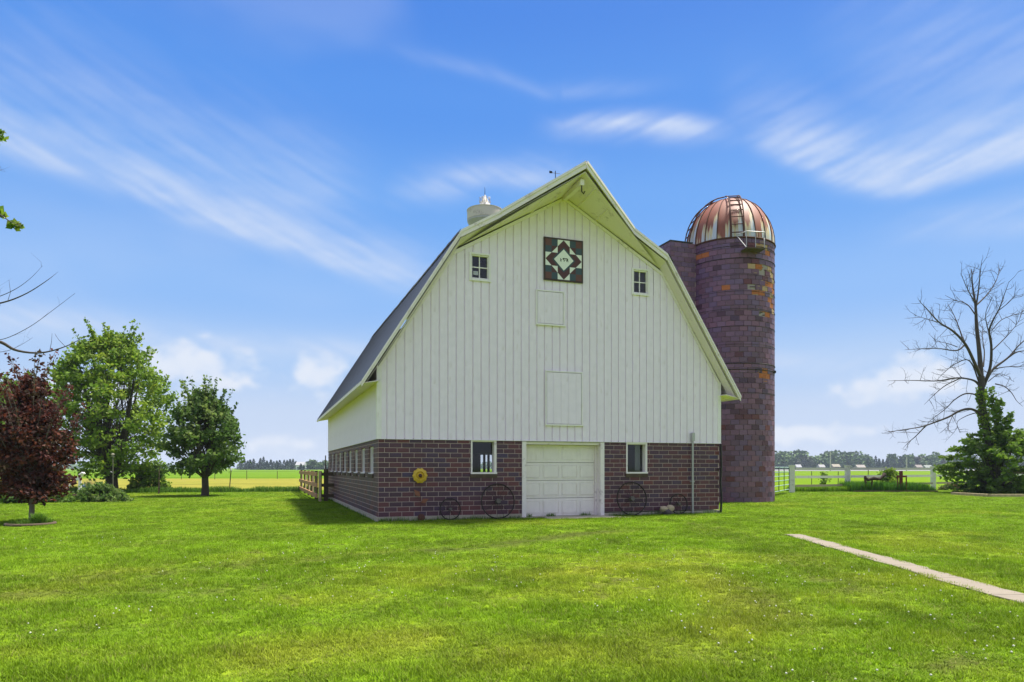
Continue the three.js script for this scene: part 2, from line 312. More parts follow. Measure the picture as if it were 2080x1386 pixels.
// ---------------------------------------------------------------- barn
// local axes: x along the gable front, y up, z out of the front towards the lens
const BW = 10.92, BL = 15.3, BASE = 2.27, FND = 0.12, COURSE = (BASE - FND) / 16, RIDGE = 9.9, KN = 2.2, KY = 8.0, EX = -0.5, EY = 3.75;
const barnAngle = Math.asin(0.334188), barnPos = V(-3.617, 0, -18.95);
const uAx = V(Math.cos(barnAngle), 0, -Math.sin(barnAngle)), zAx = V(Math.sin(barnAngle), 0, Math.cos(barnAngle));
const barnPt = (s, y, z) => barnPos.clone().addScaledVector(uAx, s).addScaledVector(zAx, z).setY(y);
const barn = group('barn', scene, barnPos); barn.rotation.y = barnAngle;
tag(barn, 'white gambrel-roofed barn with ribbed siding above dark clay block walls', 'barn');
const wallTop = (s) => { const q = Math.min(s, BW - s), m = BW / 2; return q < 2.15 ? lerp(4.2, 7.56, q / 2.15) : lerp(7.56, 9.46, (q - 2.15) / (m - 2.15)); };
const holesFront = [[4.14, 6.78, 0, 2.4], [2.61, 3.34, 1.28, 2.24], [7.55, 8.25, 1.28, 2.22]];
const sideWins = Array.from({ length: 8 }, (_, i) => 1.72 + i * 1.765 - 0.92);      // near edge of each side window, width 0.92
const holesSide = sideWins.map((d) => [d, d + 0.92, 1.28, 2.06]);
const holesBack = [[7.42, 8.3, 1.25, 2.12]];
const upWins = [[2.6, 3.13, 6.8, 7.49], [7.77, 8.28, 6.82, 7.54]];
{
  const wall = group('masonry_wall', barn), T = 0.25;
  const core = new Soup();
  for (const [a, b, y0, y1] of cutRects(0, BW, FND, BASE, holesFront)) core.box(a, b, y0, y1, -T, 0);
  for (const [a, b, y0, y1] of cutRects(T, BL - T, FND, BASE, holesSide)) core.box(0, T, y0, y1, -b, -a);
  core.box(BW - T, BW, FND, BASE, -BL + T, -T);
  for (const [a, b, y0, y1] of cutRects(0, BW, FND, BASE, holesBack)) core.box(a, b, y0, y1, -BL, -BL + T);
  add('mortar_core', core, M.mortar, wall);
  const fnd = new Soup(); fnd.box(-0.05, 4.12, -0.1, FND, -0.3, 0.05).box(6.8, BW + 0.04, -0.1, FND - 0.03, -0.3, 0.03).box(-0.05, 0.3, -0.1, FND, -BL, -0.31).box(BW - 0.3, BW + 0.04, -0.1, FND, -BL, -0.31).box(-0.05, BW + 0.04, -0.1, FND, -BL - 0.05, -BL - 0.001);
  add('foundation', fnd, M.concrete, wall);
  const r = rng(21), J = 0.016, PITCH = BW / 32, list = [];
  for (let k = 0; k < 16; k++) {
    const y = FND + k * COURSE, off = k % 2 ? -PITCH / 2 : -PITCH * 0.12;
    for (let i = -1; i < 34; i++) {
      const a = Math.max(0, off + i * PITCH), b = Math.min(BW, off + (i + 1) * PITCH); if (b - a < 0.05) continue;
      for (const [p, q, y0, y1] of cutRects(a + J / 2, b - J / 2, y + J / 2, y + COURSE - J / 2, holesFront)) if (q - p > 0.03 && y1 - y0 > 0.03) list.push([p, q, y0, y1]);
    }
  }
  list.sort((a, b) => (b[1] - b[0]) * (b[3] - b[2]) / (1 + 0.02 * b[0]) - (a[1] - a[0]) * (a[3] - a[2]) / (1 + 0.02 * a[0]));
  const rest = new Soup();
  list.forEach(([p, q, y0, y1], i) => {
    const tone = pickTone(r), jit = (r() - 0.5) * 0.004;
    if (i < 300) { const m = add('block', blockGeo(q - p, y1 - y0, 0.05), blockMats[tone], wall); m.position.set(p, y0, -0.038 + jit); }
    else { rest.tint([...blockTones, ...rareTones][tone]); blockShape(rest, p, y0, -0.038 + jit, q - p, y1 - y0, 0.05); }
  });
  for (let k = 0; k < 16; k++) {                               // side wall, seen at a grazing angle
    const y = FND + k * COURSE, off = k % 2 ? -PITCH / 2 : -PITCH * 0.12;
    for (let i = -1; i < 46; i++) {
      const a = Math.max(0, off + i * PITCH), b = Math.min(BL, off + (i + 1) * PITCH); if (b - a < 0.05) continue;
      for (const [p, q, y0, y1] of cutRects(a + J / 2, b - J / 2, y + J / 2, y + COURSE - J / 2, holesSide)) {
        if (q - p < 0.03 || y1 - y0 < 0.03) continue;
        rest.tint([...blockTones, ...rareTones][pickTone(r)]);
        const jit = (r() - 0.5) * 0.004; blockShape(rest, p, y0, -0.038 + jit, q - p, y1 - y0, 0.05, (v) => V(-v.z, v.y, -v.x));
      }
    }
  }
  for (let k = 0; k < 16; k++) for (let i = 0; i < 45; i++) { // far side towards the silo
    const y = FND + k * COURSE, a = (i + (k % 2) / 2) * PITCH; if (a + PITCH > BL) continue;
    rest.tint(blockTones[Math.floor(r() * 9)]); blockShape(rest, a + J / 2, y + J / 2, -0.038, PITCH - J, COURSE - J, 0.05, (v) => V(BW + v.z, v.y, -BL + v.x));
  }
  add('block', rest, M.vcol, wall).userData.kind = 'stuff';
  // window sills of stone
  for (const [a, b, y0] of holesFront.slice(1)) add('sill', new Soup().box(a - 0.03, b + 0.03, y0 - 0.11, y0 - 0.002, -0.1, 0.05), M.woodDark, wall);
  for (const d of sideWins) add('sill', new Soup().box(-0.05, 0.1, 1.17, 1.278, -d - 0.94, -d + 0.02), M.woodDark, wall);
}
// gable, eave walls behind the siding; loft floor
{
  const shell = new Soup(), gable = (z0, z1, holes) => {
    const cuts = [0, 2.15, BW / 2, BW - 2.15, BW, ...holes.flatMap((h) => [h[0], h[1]])].sort((a, b) => a - b);
    for (let i = 0; i < cuts.length - 1; i++) { const a = cuts[i], b = cuts[i + 1]; if (b - a < 1e-4) continue;
      const h = holes.find((h) => a >= h[0] - 1e-6 && b <= h[1] + 1e-6), poly = (lo, ta, tb) => shell.prism([V(a, lo, z0), V(b, lo, z0), V(b, tb, z0), V(a, ta, z0)], V(0, 0, z1 - z0));
      if (h) { poly(BASE, h[2], h[2]); poly(h[3], wallTop(a), wallTop(b)); } else poly(BASE, wallTop(a), wallTop(b)); }
  };
  gable(-0.14, -0.004, upWins); gable(-BL, -BL + 0.14, []);
  shell.box(0.0, 0.12, BASE, 4.3, -BL + 0.141, -0.141).box(BW - 0.12, BW, BASE, 4.3, -BL + 0.141, -0.141);
  add('frame_wall', shell, M.inner, barn);
  add('loft_floor', new Soup().box(0.26, BW - 0.26, BASE - 0.1, BASE - 0.002, -BL + 0.26, -0.26), M.woodDark, barn);
}
// ribbed steel siding, one mesh for each strip
{
  const n = 45, P = BW / n, holes = upWins;
  const strip = (a, b, y0, top, z, put) => {
    const s = new Soup(), prof = [[0, 0.001], [0.003, 0.028], [P - 0.034, 0.028], [P - 0.016, 0.001], [P, 0.001]].map(([q, d]) => [a + q * (b - a) / P, d]);
    for (let i = 0; i < prof.length - 1; i++) {
      const [s0, d0] = prof[i], [s1, d1] = prof[i + 1];
      s.face([put(s0, y0, d0), put(s1, y0, d1), put(s1, top(s1), d1), put(s0, top(s0), d0)]);
    }
    s.face([put(a, y0, 0), put(b, y0, 0), put(prof[3][0], y0, 0.001), put(prof[2][0], y0, 0.028), put(prof[1][0], y0, 0.028)]);
    return s;
  };
  for (let i = 0; i < n; i++) {
    const a = i * P, b = a + P, h = holes.find((q) => q[1] > a && q[0] < b), put = (s, y, d) => V(s, y, d), S = new Soup();
    const parts = h ? [[BASE - 0.02, () => h[2]], [h[3], wallTop]] : [[BASE - 0.02, wallTop]];
    if (h) { if (h[0] > a + 0.01) S.box(a + 0.006, h[0], h[2], h[3], 0.001, 0.028); if (h[1] < b - 0.01) S.box(h[1], b - 0.02, h[2], h[3], 0.001, 0.028); }
    for (const [y0, top] of parts) { const q = strip(a, b, y0, top, 0, put); S.p.push(...q.p); S.n.push(...q.n); S.u.push(...q.u); }
    S.u = S.u.map((v, k) => (k % 2 ? v + i * 0.37 : v));
    add('siding_strip', S, M.siding, barn);
  }
  const m = 63, Q = BL / m;                                     // eave side, strips a pixel or two wide: one part
  const E = new Soup();
  for (let i = 0; i < m; i++) { const a = i * Q, q = strip(a, a + Q, BASE - 0.02, () => 4.35, 0, (s, y, d) => V(-d - 0.001, y, -s)); E.p.push(...q.p); E.n.push(...q.n); E.u.push(...q.u); }
  for (let i = 0; i < m; i++) { const a = i * Q, q = strip(a, a + Q, BASE - 0.02, () => 4.35, 0, (s, y, d) => V(BW + d + 0.001, y, -BL + s)); E.p.push(...q.p); E.n.push(...q.n); E.u.push(...q.u); }
  add('siding_strip', E, M.siding, barn).userData.kind = 'stuff';
  add('corner_trim', new Soup().box(-0.045, 0.09, BASE - 0.03, 4.2, 0.0, 0.04).box(-0.045, -0.03, BASE - 0.03, 4.2, -0.1, -0.001), M.trim, barn);
  add('corner_trim', new Soup().box(BW - 0.08, BW + 0.045, BASE - 0.03, 4.2, 0.0, 0.04), M.trim, barn);
  add('drip_edge', new Soup().box(-0.04, BW + 0.04, BASE - 0.04, BASE - 0.021, 0.0, 0.05).box(-0.05, -0.002, BASE - 0.04, BASE - 0.021, -BL, -0.001), M.trim, barn);
}
// roof: four slopes, the upper pair drawn out at the ridge into a hay hood
const Zf = 0.42, Zb = -BL - 0.4, HOOD = 1.55, HS = 3.35;
{
  const mid = BW / 2, hoodY = lerp(KY, RIDGE, (HS - KN) / (mid - KN));
  const mir = (v, f) => (f ? V(BW - v.x, v.y, v.z) : v.clone());
  const upper = [V(mid, RIDGE, Zb), V(mid, RIDGE, HOOD), V(HS, hoodY, Zf), V(KN, KY, Zf), V(KN, KY, Zb)];
  const lower = [V(KN, KY, Zb), V(KN, KY, Zf - 0.02), V(EX, EY, Zf - 0.02), V(EX, EY, Zb)];
  for (const f of [0, 1]) {
    for (const [poly, nm] of [[upper, 'upper'], [lower, 'lower']]) {
      const p = poly.map((v) => mir(v, f)), d = nm === 'upper' ? V(-(RIDGE - KY), mid - KN, 0) : V(-(KY - EY), KN - EX, 0); d.normalize(); if (f) d.x *= -1;
      const slope = group('roof_slope', barn);
      add('roof_deck', new Soup().prism(p.map((v) => v.clone().addScaledVector(d, -0.07)), d.clone().multiplyScalar(0.05)), M.oldTrim, slope);
      add('roofing', new Soup().prism(p.map((v) => v.clone().addScaledVector(d, -0.018)), d.clone().multiplyScalar(0.02)), M.roof, slope);
      // seams of the sheets
      const seams = new Soup(), A = p[nm === 'upper' ? 4 : 0], Bm = nm === 'upper' ? p[0] : p[3];
      for (let z = Zb + 0.3; z < Zf - 0.1; z += 0.62) seams.beam(V(A.x, A.y, z).addScaledVector(d, 0.006), V(Bm.x, Bm.y, z).addScaledVector(d, 0.006), 0.03, 0.02, d);
      add('seam', seams, M.roof, slope);
      // ragged course of shingles along the top edge
      const rr = rng(31 + f + (nm === 'upper' ? 5 : 0)), cap = new Soup(), T = nm === 'upper' ? p[0] : p[0], down = Bm.clone().sub(A).setZ(0).normalize().multiplyScalar(nm === 'upper' ? -1 : 1);
      for (let z = Zb; z < (nm === 'upper' ? HOOD - 0.35 : Zf - 0.15); z += 0.3) { const o = V(T.x, T.y, z).addScaledVector(d, 0.016 + 0.012 * rr()), w = 0.28, h = 0.26 + 0.1 * rr(); cap.prism([o, o.clone().add(V(0, 0, w)), o.clone().add(V(0, 0, w)).addScaledVector(down, h), o.clone().addScaledVector(down, h)], d.clone().multiplyScalar(0.012)); }
      add('shingle_cap', cap, M.ridge, slope).userData.kind = 'stuff';
    }
    // boxed soffits under rake and hood, fascia boards along the edge
    const dn = 0.36, up = 0.22, P = (s, y, z) => mir(V(s, y, z), f);
    add('soffit', new Soup().prism([P(mid, RIDGE - dn - 0.06, 0.03), P(mid, RIDGE - up - 0.06, HOOD - 0.06), P(HS, hoodY - up, Zf - 0.06), P(KN, KY - up, Zf - 0.06), P(KN, KY - dn, 0.03)], V(0, 0.02, 0)), M.soffit, barn);
    add('soffit', new Soup().prism([P(KN, KY - dn, 0.03), P(KN, KY - up, Zf - 0.06), P(EX + 0.12, EY - 0.06, Zf - 0.06), P(EX + 0.12, EY - 0.06, 0.03)], V(f ? -0.02 : 0.02, 0.02, 0)), M.soffit, barn);
    add('eave_soffit', new Soup().prism([P(EX + 0.04, EY - 0.07, Zf - 0.06), P(0.0, EY + 0.02, Zf - 0.06), P(0.0, EY + 0.02, Zb), P(EX + 0.04, EY - 0.07, Zb)], V(0, 0.02, 0)), M.soffit, barn);
    const edge = [P(EX, EY, Zf), P(KN, KY, Zf), P(HS, hoodY, Zf), P(mid, RIDGE, HOOD)];
    for (let i = 0; i < 3; i++) {
      const lo = i === 0 ? V(0, -0.17, 0) : V(0, -0.2, 0), a = edge[i], b = edge[i + 1], out = b.clone().sub(a).setY(0).cross(V(0, 1, 0)).normalize().multiplyScalar(0.03); if (out.z < 0) out.negate();
      add('fascia', new Soup().prism([a.clone().add(V(0, -0.055, 0)), b.clone().add(V(0, -0.055, 0)), b.clone().add(lo), a.clone().add(lo)], out), M.oldTrim, barn);
      add('rake_trim', new Soup().prism([a.clone().add(V(0, 0.0, 0)), b.clone().add(V(0, 0.0, 0)), b.clone().add(V(0, -0.075, 0)), a.clone().add(V(0, -0.075, 0))].map((v) => v.addScaledVector(out, 1.05)), out.clone().multiplyScalar(0.8)), M.oldTrim, barn);
    }
    // eave edge board along the side
    add('eave_fascia', new Soup().prism([P(EX - 0.012, EY - 0.1, Zf), P(EX + 0.03, EY - 0.1, Zf), P(EX + 0.03, EY - 0.02, Zf), P(EX - 0.012, EY - 0.02, Zf)], V(0, 0, Zb - Zf)), M.oldTrim, barn);
    // battens under the hood
    for (const t of [0.22, 0.5]) { const z1 = lerp(HOOD, Zf, t) - 0.12; add('batten', new Soup().beam(P(lerp(mid, HS, t), lerp(RIDGE, hoodY, t) - dn - 0.04, 0.05), P(lerp(mid, HS, t), lerp(RIDGE, hoodY, t) - up - 0.07, z1), 0.09, 0.05), M.soffit, barn); }
    // frieze along the top of the siding
    add('frieze', new Soup().prism([V(0, 4.2, 0.03), V(2.15, 7.56, 0.03), V(2.15, 7.44, 0.03), V(0.08, 4.2, 0.03)].map((v) => mir(v, f)), V(0, 0, 0.02)), M.oldTrim, barn);
    add('frieze', new Soup().prism([V(2.15, 7.56, 0.031), V(mid, 9.46, 0.031), V(mid, 9.36, 0.031), V(2.15, 7.45, 0.031)].map((v) => mir(v, f)), V(0, 0, 0.02)), M.oldTrim, barn);
  }
  add('hay_track', new Soup().box(mid - 0.06, mid + 0.06, RIDGE - 0.56, RIDGE - 0.4, -1, HOOD - 0.25), M.oldTrim, barn);
  add('track_hook', new Soup().tube([V(mid, RIDGE - 0.5, HOOD - 0.3), V(mid, RIDGE - 0.72, HOOD - 0.3), V(mid + 0.06, RIDGE - 0.78, HOOD - 0.3), V(mid + 0.1, RIDGE - 0.7, HOOD - 0.3)], 0.018), M.iron, barn);
}
// windows
function sash(parent, a, b, y0, y1, z, cols, rows, frameW, depth, mat, put = (v) => v) {
  const w = group('window', parent), fr = new Soup();
  const bx = (s, x0, x1, q0, q1, z0, z1) => s.prism([V(x0, q0, z0), V(x1, q0, z0), V(x1, q1, z0), V(x0, q1, z0)].map(put), put(V(0, 0, z1)).sub(put(V(0, 0, z0))));
  bx(fr, a, a + frameW, y0, y1, z - depth, z); bx(fr, b - frameW, b, y0, y1, z - depth, z); bx(fr, a + frameW, b - frameW, y0, y0 + frameW, z - depth, z); bx(fr, a + frameW, b - frameW, y1 - frameW, y1, z - depth, z);
  add('frame', fr, mat, w);
  const ia = a + frameW, ib = b - frameW, j0 = y0 + frameW, j1 = y1 - frameW, mt = 0.028, zg = z - depth * 0.7;
  if (cols > 1) add('muntin', bx(new Soup(), (ia + ib) / 2 - mt / 2, (ia + ib) / 2 + mt / 2, j0, j1, zg - 0.012, zg + 0.02), mat, w);
  if (rows > 1) add('muntin', bx(new Soup(), ia, ib, (j0 + j1) / 2 - mt / 2, (j0 + j1) / 2 + mt / 2, zg - 0.01, zg + 0.018), mat, w);
  for (let i = 0; i < cols; i++) for (let j = 0; j < rows; j++) { const x0 = lerp(ia, ib, i / cols), x1 = lerp(ia, ib, (i + 1) / cols), q0 = lerp(j0, j1, j / rows), q1 = lerp(j0, j1, (j + 1) / rows); add('pane', new Soup().face([V(x0, q0, zg), V(x1, q0, zg), V(x1, q1, zg), V(x0, q1, zg)].map(put)), M.glass, w); }
  return w;
}
for (const [i, [a, b, y0, y1]] of upWins.entries()) {
  const w = sash(barn, a + 0.002, b - 0.002, y0 + 0.002, y1 - 0.002, 0.02, 2, 2, 0.035, 0.09, M.trim);
  add('casing', new Soup().box(a - 0.055, a, y0 - 0.06, y1 + 0.055, 0.028, 0.055).box(b, b + 0.055, y0 - 0.06, y1 + 0.055, 0.028, 0.055).box(a, b, y1, y1 + 0.055, 0.028, 0.055).box(a, b, y0 - 0.06, y0, 0.028, 0.07), M.trim, w);
  if (!i) add('paper_notice', new Soup().box(2.69, 2.83, 6.93, 7.04, -0.05, -0.045), M.whitePaint, w);
}
for (const [a, b, y0, y1] of holesFront.slice(1)) {
  const w = sash(barn, a + 0.003, b - 0.003, y0 + 0.003, y1 - 0.003, -0.03, 1, 1, 0.045, 0.16, M.oldTrim);
  add('brick_mould', new Soup().box(a - 0.012, a + 0.035, y0, y1 + 0.012, -0.028, 0.024).box(b - 0.045, b + 0.02, y0, y1 + 0.012, -0.028, 0.024).box(a + 0.035, b - 0.045, y1 - 0.04, y1 + 0.012, -0.028, 0.024).box(a - 0.02, b + 0.03, y0 - 0.001, y0 + 0.045, -0.028, 0.056), M.oldTrim, w);
}
for (const d of sideWins) {
  const put = (v) => V(-v.z, v.y, -v.x);
  const w = sash(barn, d + 0.003, d + 0.917, 1.283, 2.057, -0.045, 1, 2, 0.05, 0.15, M.whitePaint, put);
  add('sill_board', new Soup().box(-0.03, 0.05, 1.281, 1.31, -d - 0.9, -d - 0.02), M.whitePaint, w);
}
{ const [a, b, y0, y1] = holesBack[0], w = group('window', barn); for (let i = 0; i < 4; i++) { const x = lerp(a, b, [0.06, 0.36, 0.62, 0.92][i]); add('slat', new Soup().box(x - 0.06, x + 0.06, y0, y1, -BL + 0.02, -BL + 0.08), M.woodDark, w); } }
// curtain hanging inside the right window
{ const s = new Soup(); for (let i = 0; i < 8; i++) s.face([V(8.02 + i * 0.025, 1.36, -0.3 - 0.02 * (i % 2)), V(8.045 + i * 0.025, 1.36, -0.3 - 0.02 * ((i + 1) % 2)), V(8.045 + i * 0.022, 2.2, -0.3 - 0.02 * ((i + 1) % 2)), V(8.02 + i * 0.022, 2.2, -0.3 - 0.02 * (i % 2))]); add('curtain', s, std([0.3, 0.3, 0.27], 0.95), barn); }
// garage door in its jambs
{
  const g = group('garage_door', barn), a = 4.27, b = 6.66, z = -0.27, H0 = 0.02, H1 = 2.14, rows = 4, cols = 4;
  for (let i = 0; i < rows; i++) {
    const y0 = lerp(H0, H1, i / rows), y1 = lerp(H0, H1, (i + 1) / rows);
    add('section', new Soup().box(a, b, y0 + 0.006, y1 - 0.006, z - 0.05, z), M.door, g);
    for (let c = 0; c < cols; c++) {
      const x0 = lerp(a, b, c / cols) + 0.05, x1 = lerp(a, b, (c + 1) / cols) - 0.05, q0 = y0 + 0.075, q1 = y1 - 0.075, e = 0.03, t = i === 3 ? 0.006 : 0.014, s = new Soup();
      const o = [V(x0, q0, z), V(x1, q0, z), V(x1, q1, z), V(x0, q1, z)], n = [V(x0 + e, q0 + e, z + t), V(x1 - e, q0 + e, z + t), V(x1 - e, q1 - e, z + t), V(x0 + e, q1 - e, z + t)], k = o.map((v, j) => v.clone().lerp(n[j], 0.45).setZ(z + 0.001 - 0.0));
      s.face(n.map((v) => v.clone())); for (let j = 0; j < 4; j++) { const l = (j + 1) % 4; s.face([k[j], k[l], n[l], n[j]]); }
      // raised lip round the panel
      for (let j = 0; j < 4; j++) { const l = (j + 1) % 4; s.beam(o[j].clone().setZ(z + t * 0.4), o[l].clone().setZ(z + t * 0.4), 0.014, t * 0.9, V(0, 0, 1)); }
      add('raised_panel', s, M.door, g);
    }
  }
  add('bottom_seal', new Soup().box(a, b, 0.0, 0.024, z - 0.03, z + 0.012), M.dark, g);
  add('jamb', new Soup().box(4.14, 4.268, 0, BASE - 0.05, -0.28, 0.03), M.oldTrim, g);
  add('jamb', new Soup().box(6.662, 6.79, 0, BASE - 0.05, -0.28, 0.03), M.oldTrim, g);
  add('header', new Soup().box(4.269, 6.661, 2.142, BASE - 0.05, -0.28, -0.03), M.oldTrim, g);
  add('side_stop', new Soup().box(6.6, 6.66, 0.02, 2.14, z + 0.003, z + 0.04), M.oldTrim, g);
}
// hay doors cut into the siding
for (const [a, b, y0, y1] of [[4.58, 5.44, 5.67, 6.62], [4.87, 6.03, 2.74, 4.27]]) {
  const g = group('hay_door', barn);
  add('leaf', new Soup().box(a + 0.034, b - 0.034, y0 + 0.014, y1 - 0.014, 0.0285, 0.07), M.siding, g);
  for (let k = 1; k * 0.2427 < b - a; k++) add('rib', new Soup().box(a + k * 0.2427 - 0.008, a + k * 0.2427 + 0.008, y0 + 0.016, y1 - 0.016, 0.0702, 0.08), M.siding, g);
  for (const [x0, x1, q0, q1, t] of [[a - 0.02, a + 0.02, y0, y1, 0.076], [b - 0.02, b + 0.02, y0, y1, 0.076], [a - 0.02, b + 0.02, y1 + 0.001, y1 + 0.04, 0.078], [a - 0.02, b + 0.06, y0 - 0.045, y0 - 0.001, 0.085]]) add('door_trim', new Soup().box(x0, x1, q0, q1, 0.0285, t), M.trim, g);
}
// ventilator and weather vane on the ridge
{
  const g = group('ventilator', barn), c = V(BW / 2, 0, -7.83);
  add('stem', new Soup().lathe([[0.42, 9.6], [0.42, 10.6], [0.34, 10.7], [0.34, 11.3]], c, 28), M.galv, g);
  add('bowl', new Soup().lathe([[0.36, 10.98], [0.60, 11.12], [0.70, 11.3], [0.70, 11.38]], c, 36), M.galv, g);
  add('drum', new Soup().lathe([[0.695, 11.36], [0.715, 11.37], [0.715, 11.74], [0.73, 11.75], [0.73, 11.77], [0.5, 11.84], [0.25, 11.9]], c, 36), std([0.62, 0.56, 0.50], 0.7, { map: grimeT, metalness: 0.1 }), g);
  add('cap', new Soup().lathe([[0.3, 11.88], [0.2, 12.05], [0.15, 12.16], [0.05, 12.34], [0.012, 12.42]], c, 20), std([0.58, 0.55, 0.5], 0.7, { map: grimeT }), g);
  for (let k = 0; k < 8; k++) { const a = k * Math.PI / 4, p = (rr, y) => V(c.x + rr * Math.sin(a), y, c.z + rr * Math.cos(a)); add('crest', new Soup().tube([p(0.16, 12.06), p(0.24, 12.14), p(0.19, 12.22), p(0.23, 12.28), p(0.13, 12.3)], 0.014, 5), M.galv, g); }
  add('finial', new Soup().tube([V(c.x, 12.4, c.z), V(c.x, 12.66, c.z), V(c.x - 0.02, 12.72, c.z)], [0.014, 0.008, 0.004], 5), M.iron, g);
  const w = group('weather_vane', barn), q = V(BW / 2, 0, -0.62);
  add('rod', new Soup().tube([V(q.x, 9.8, q.z), V(q.x, 10.5, q.z)], 0.012, 6), M.iron, w);
  add('arrow', new Soup().tube([V(q.x - 0.2, 10.43, q.z), V(q.x + 0.16, 10.43, q.z)], 0.007, 5).prism([V(q.x - 0.2, 10.40, q.z), V(q.x - 0.1, 10.41, q.z), V(q.x - 0.11, 10.47, q.z), V(q.x - 0.2, 10.475, q.z)], V(0, 0, 0.01)), M.iron, w);
}

// ---------------------------------------------------------------- things on and against the barn front
{ // painted quilt square
  const q = group('barn_quilt', scene, barnPt(5.43, 7.585, 0.075)); q.rotation.y = barnAngle;
  tag(q, 'square painted barn quilt with maroon star and cow hung high on gable', 'barn quilt');
  const S = 1.26, U = S / 6.5, C = { maroon: std([0.075, 0.020, 0.020], 0.6), rust: std([0.115, 0.040, 0.030], 0.6), teal: std([0.035, 0.062, 0.080], 0.6), white: std([0.76, 0.75, 0.72], 0.6), brown: std([0.045, 0.024, 0.020], 0.7), ink: std([0.012, 0.011, 0.012], 0.7) };
  add('board', new Soup().box(-S / 2, S / 2, -S / 2, S / 2, -0.03, 0), C.brown, q);
  const P = (x, y, z) => V((x - 3) * U, (3 - y) * U, z), poly = (name, pts, z, m) => add(name, new Soup().prism(pts.map(([x, y]) => P(x, y, z)).reverse(), V(0, 0, 0.002)), m, q);
  for (const sx of [0, 1]) for (const sy of [0, 1]) for (const cx of [0, 1]) for (const cy of [0, 1]) {
    const x = sx ? 5 - cx : cx, y = sy ? 5 - cy : cy; if (cx && cy) continue;
    poly('patch', [[x, y], [x + 1, y], [x + 1, y + 1], [x, y + 1]], 0.001, cx === cy ? C.rust : C.teal);
  }
  for (let k = 0; k < 4; k++) {
    const rot = ([x, y]) => { let a = x - 3, b = y - 3; for (let i = 0; i < k; i++) [a, b] = [-b, a]; return [a + 3, b + 3]; };
    poly('patch', [[2, 0], [3, 0], [2, 1]].map(rot), 0.001, C.white); poly('patch', [[3, 0], [4, 0], [4, 1]].map(rot), 0.001, C.white);
    poly('patch', [[2, 1], [2, 2], [1, 2]].map(rot), 0.001, C.white); poly('patch', [[1, 1], [2, 1], [1, 2]].map(rot), 0.001, C.maroon);
    poly('star_point', [[3, 0.02], [4, 1], [4, 2], [3, 3], [2, 2], [2, 1]].map(rot), 0.003, C.maroon);
    poly('patch', [[2, 2], [3, 1.1], [3, 1.5], [1.5, 3], [1.1, 3]].map(rot), 0.0055, C.teal);
  }
  poly('diamond', [[3, 1.38], [4.62, 3], [3, 4.62], [1.38, 3]], 0.008, C.white);
  const sh = (name, pts, m, z = 0.0105) => add(name, new THREE.ShapeGeometry(new THREE.Shape(pts.map(([x, y]) => new THREE.Vector2(x, y)))), m, q).position.set(0, 0, z);
  const e = 0.0125;                                             // cow and a figure beside it, in units of e
  sh('cow_emblem', [[-2, 5], [0, 6], [3, 5.2], [8, 5.6], [10.5, 4.6], [11, 0], [11.5, -3.4], [10, -3.4], [9.4, -0.5], [8, -0.6], [8, -3.4], [6.8, -3.4], [6.6, 0], [2, 0.2], [1.2, -3.4], [0, -3.4], [-0.4, 0.4], [-1.6, 2.2], [-3.4, 2.0], [-3.6, 3.4]].map(([x, y]) => [x * e, y * e - 0.012]), C.ink);
  sh('cow_patch', [[0.8, 3.2], [3.4, 4.2], [4.6, 1.8], [6.4, 2.4], [7, 4], [8.2, 1.6], [6, 0.6], [2, 0.7]].map(([x, y]) => [x * e, y * e - 0.012]), C.white, 0.0115);
  sh('cow_emblem', [[-9.6, 5], [-8.2, 4.2], [-7.4, 2.4], [-6, 2.8], [-5.6, 0.6], [-6.4, -0.6], [-5.8, -3.4], [-7, -3.4], [-7.6, -1], [-8.6, -3.4], [-9.8, -3.2], [-8.6, 0.4], [-9.2, 2.4]].map(([x, y]) => [x * e, y * e - 0.012]), C.ink);
}
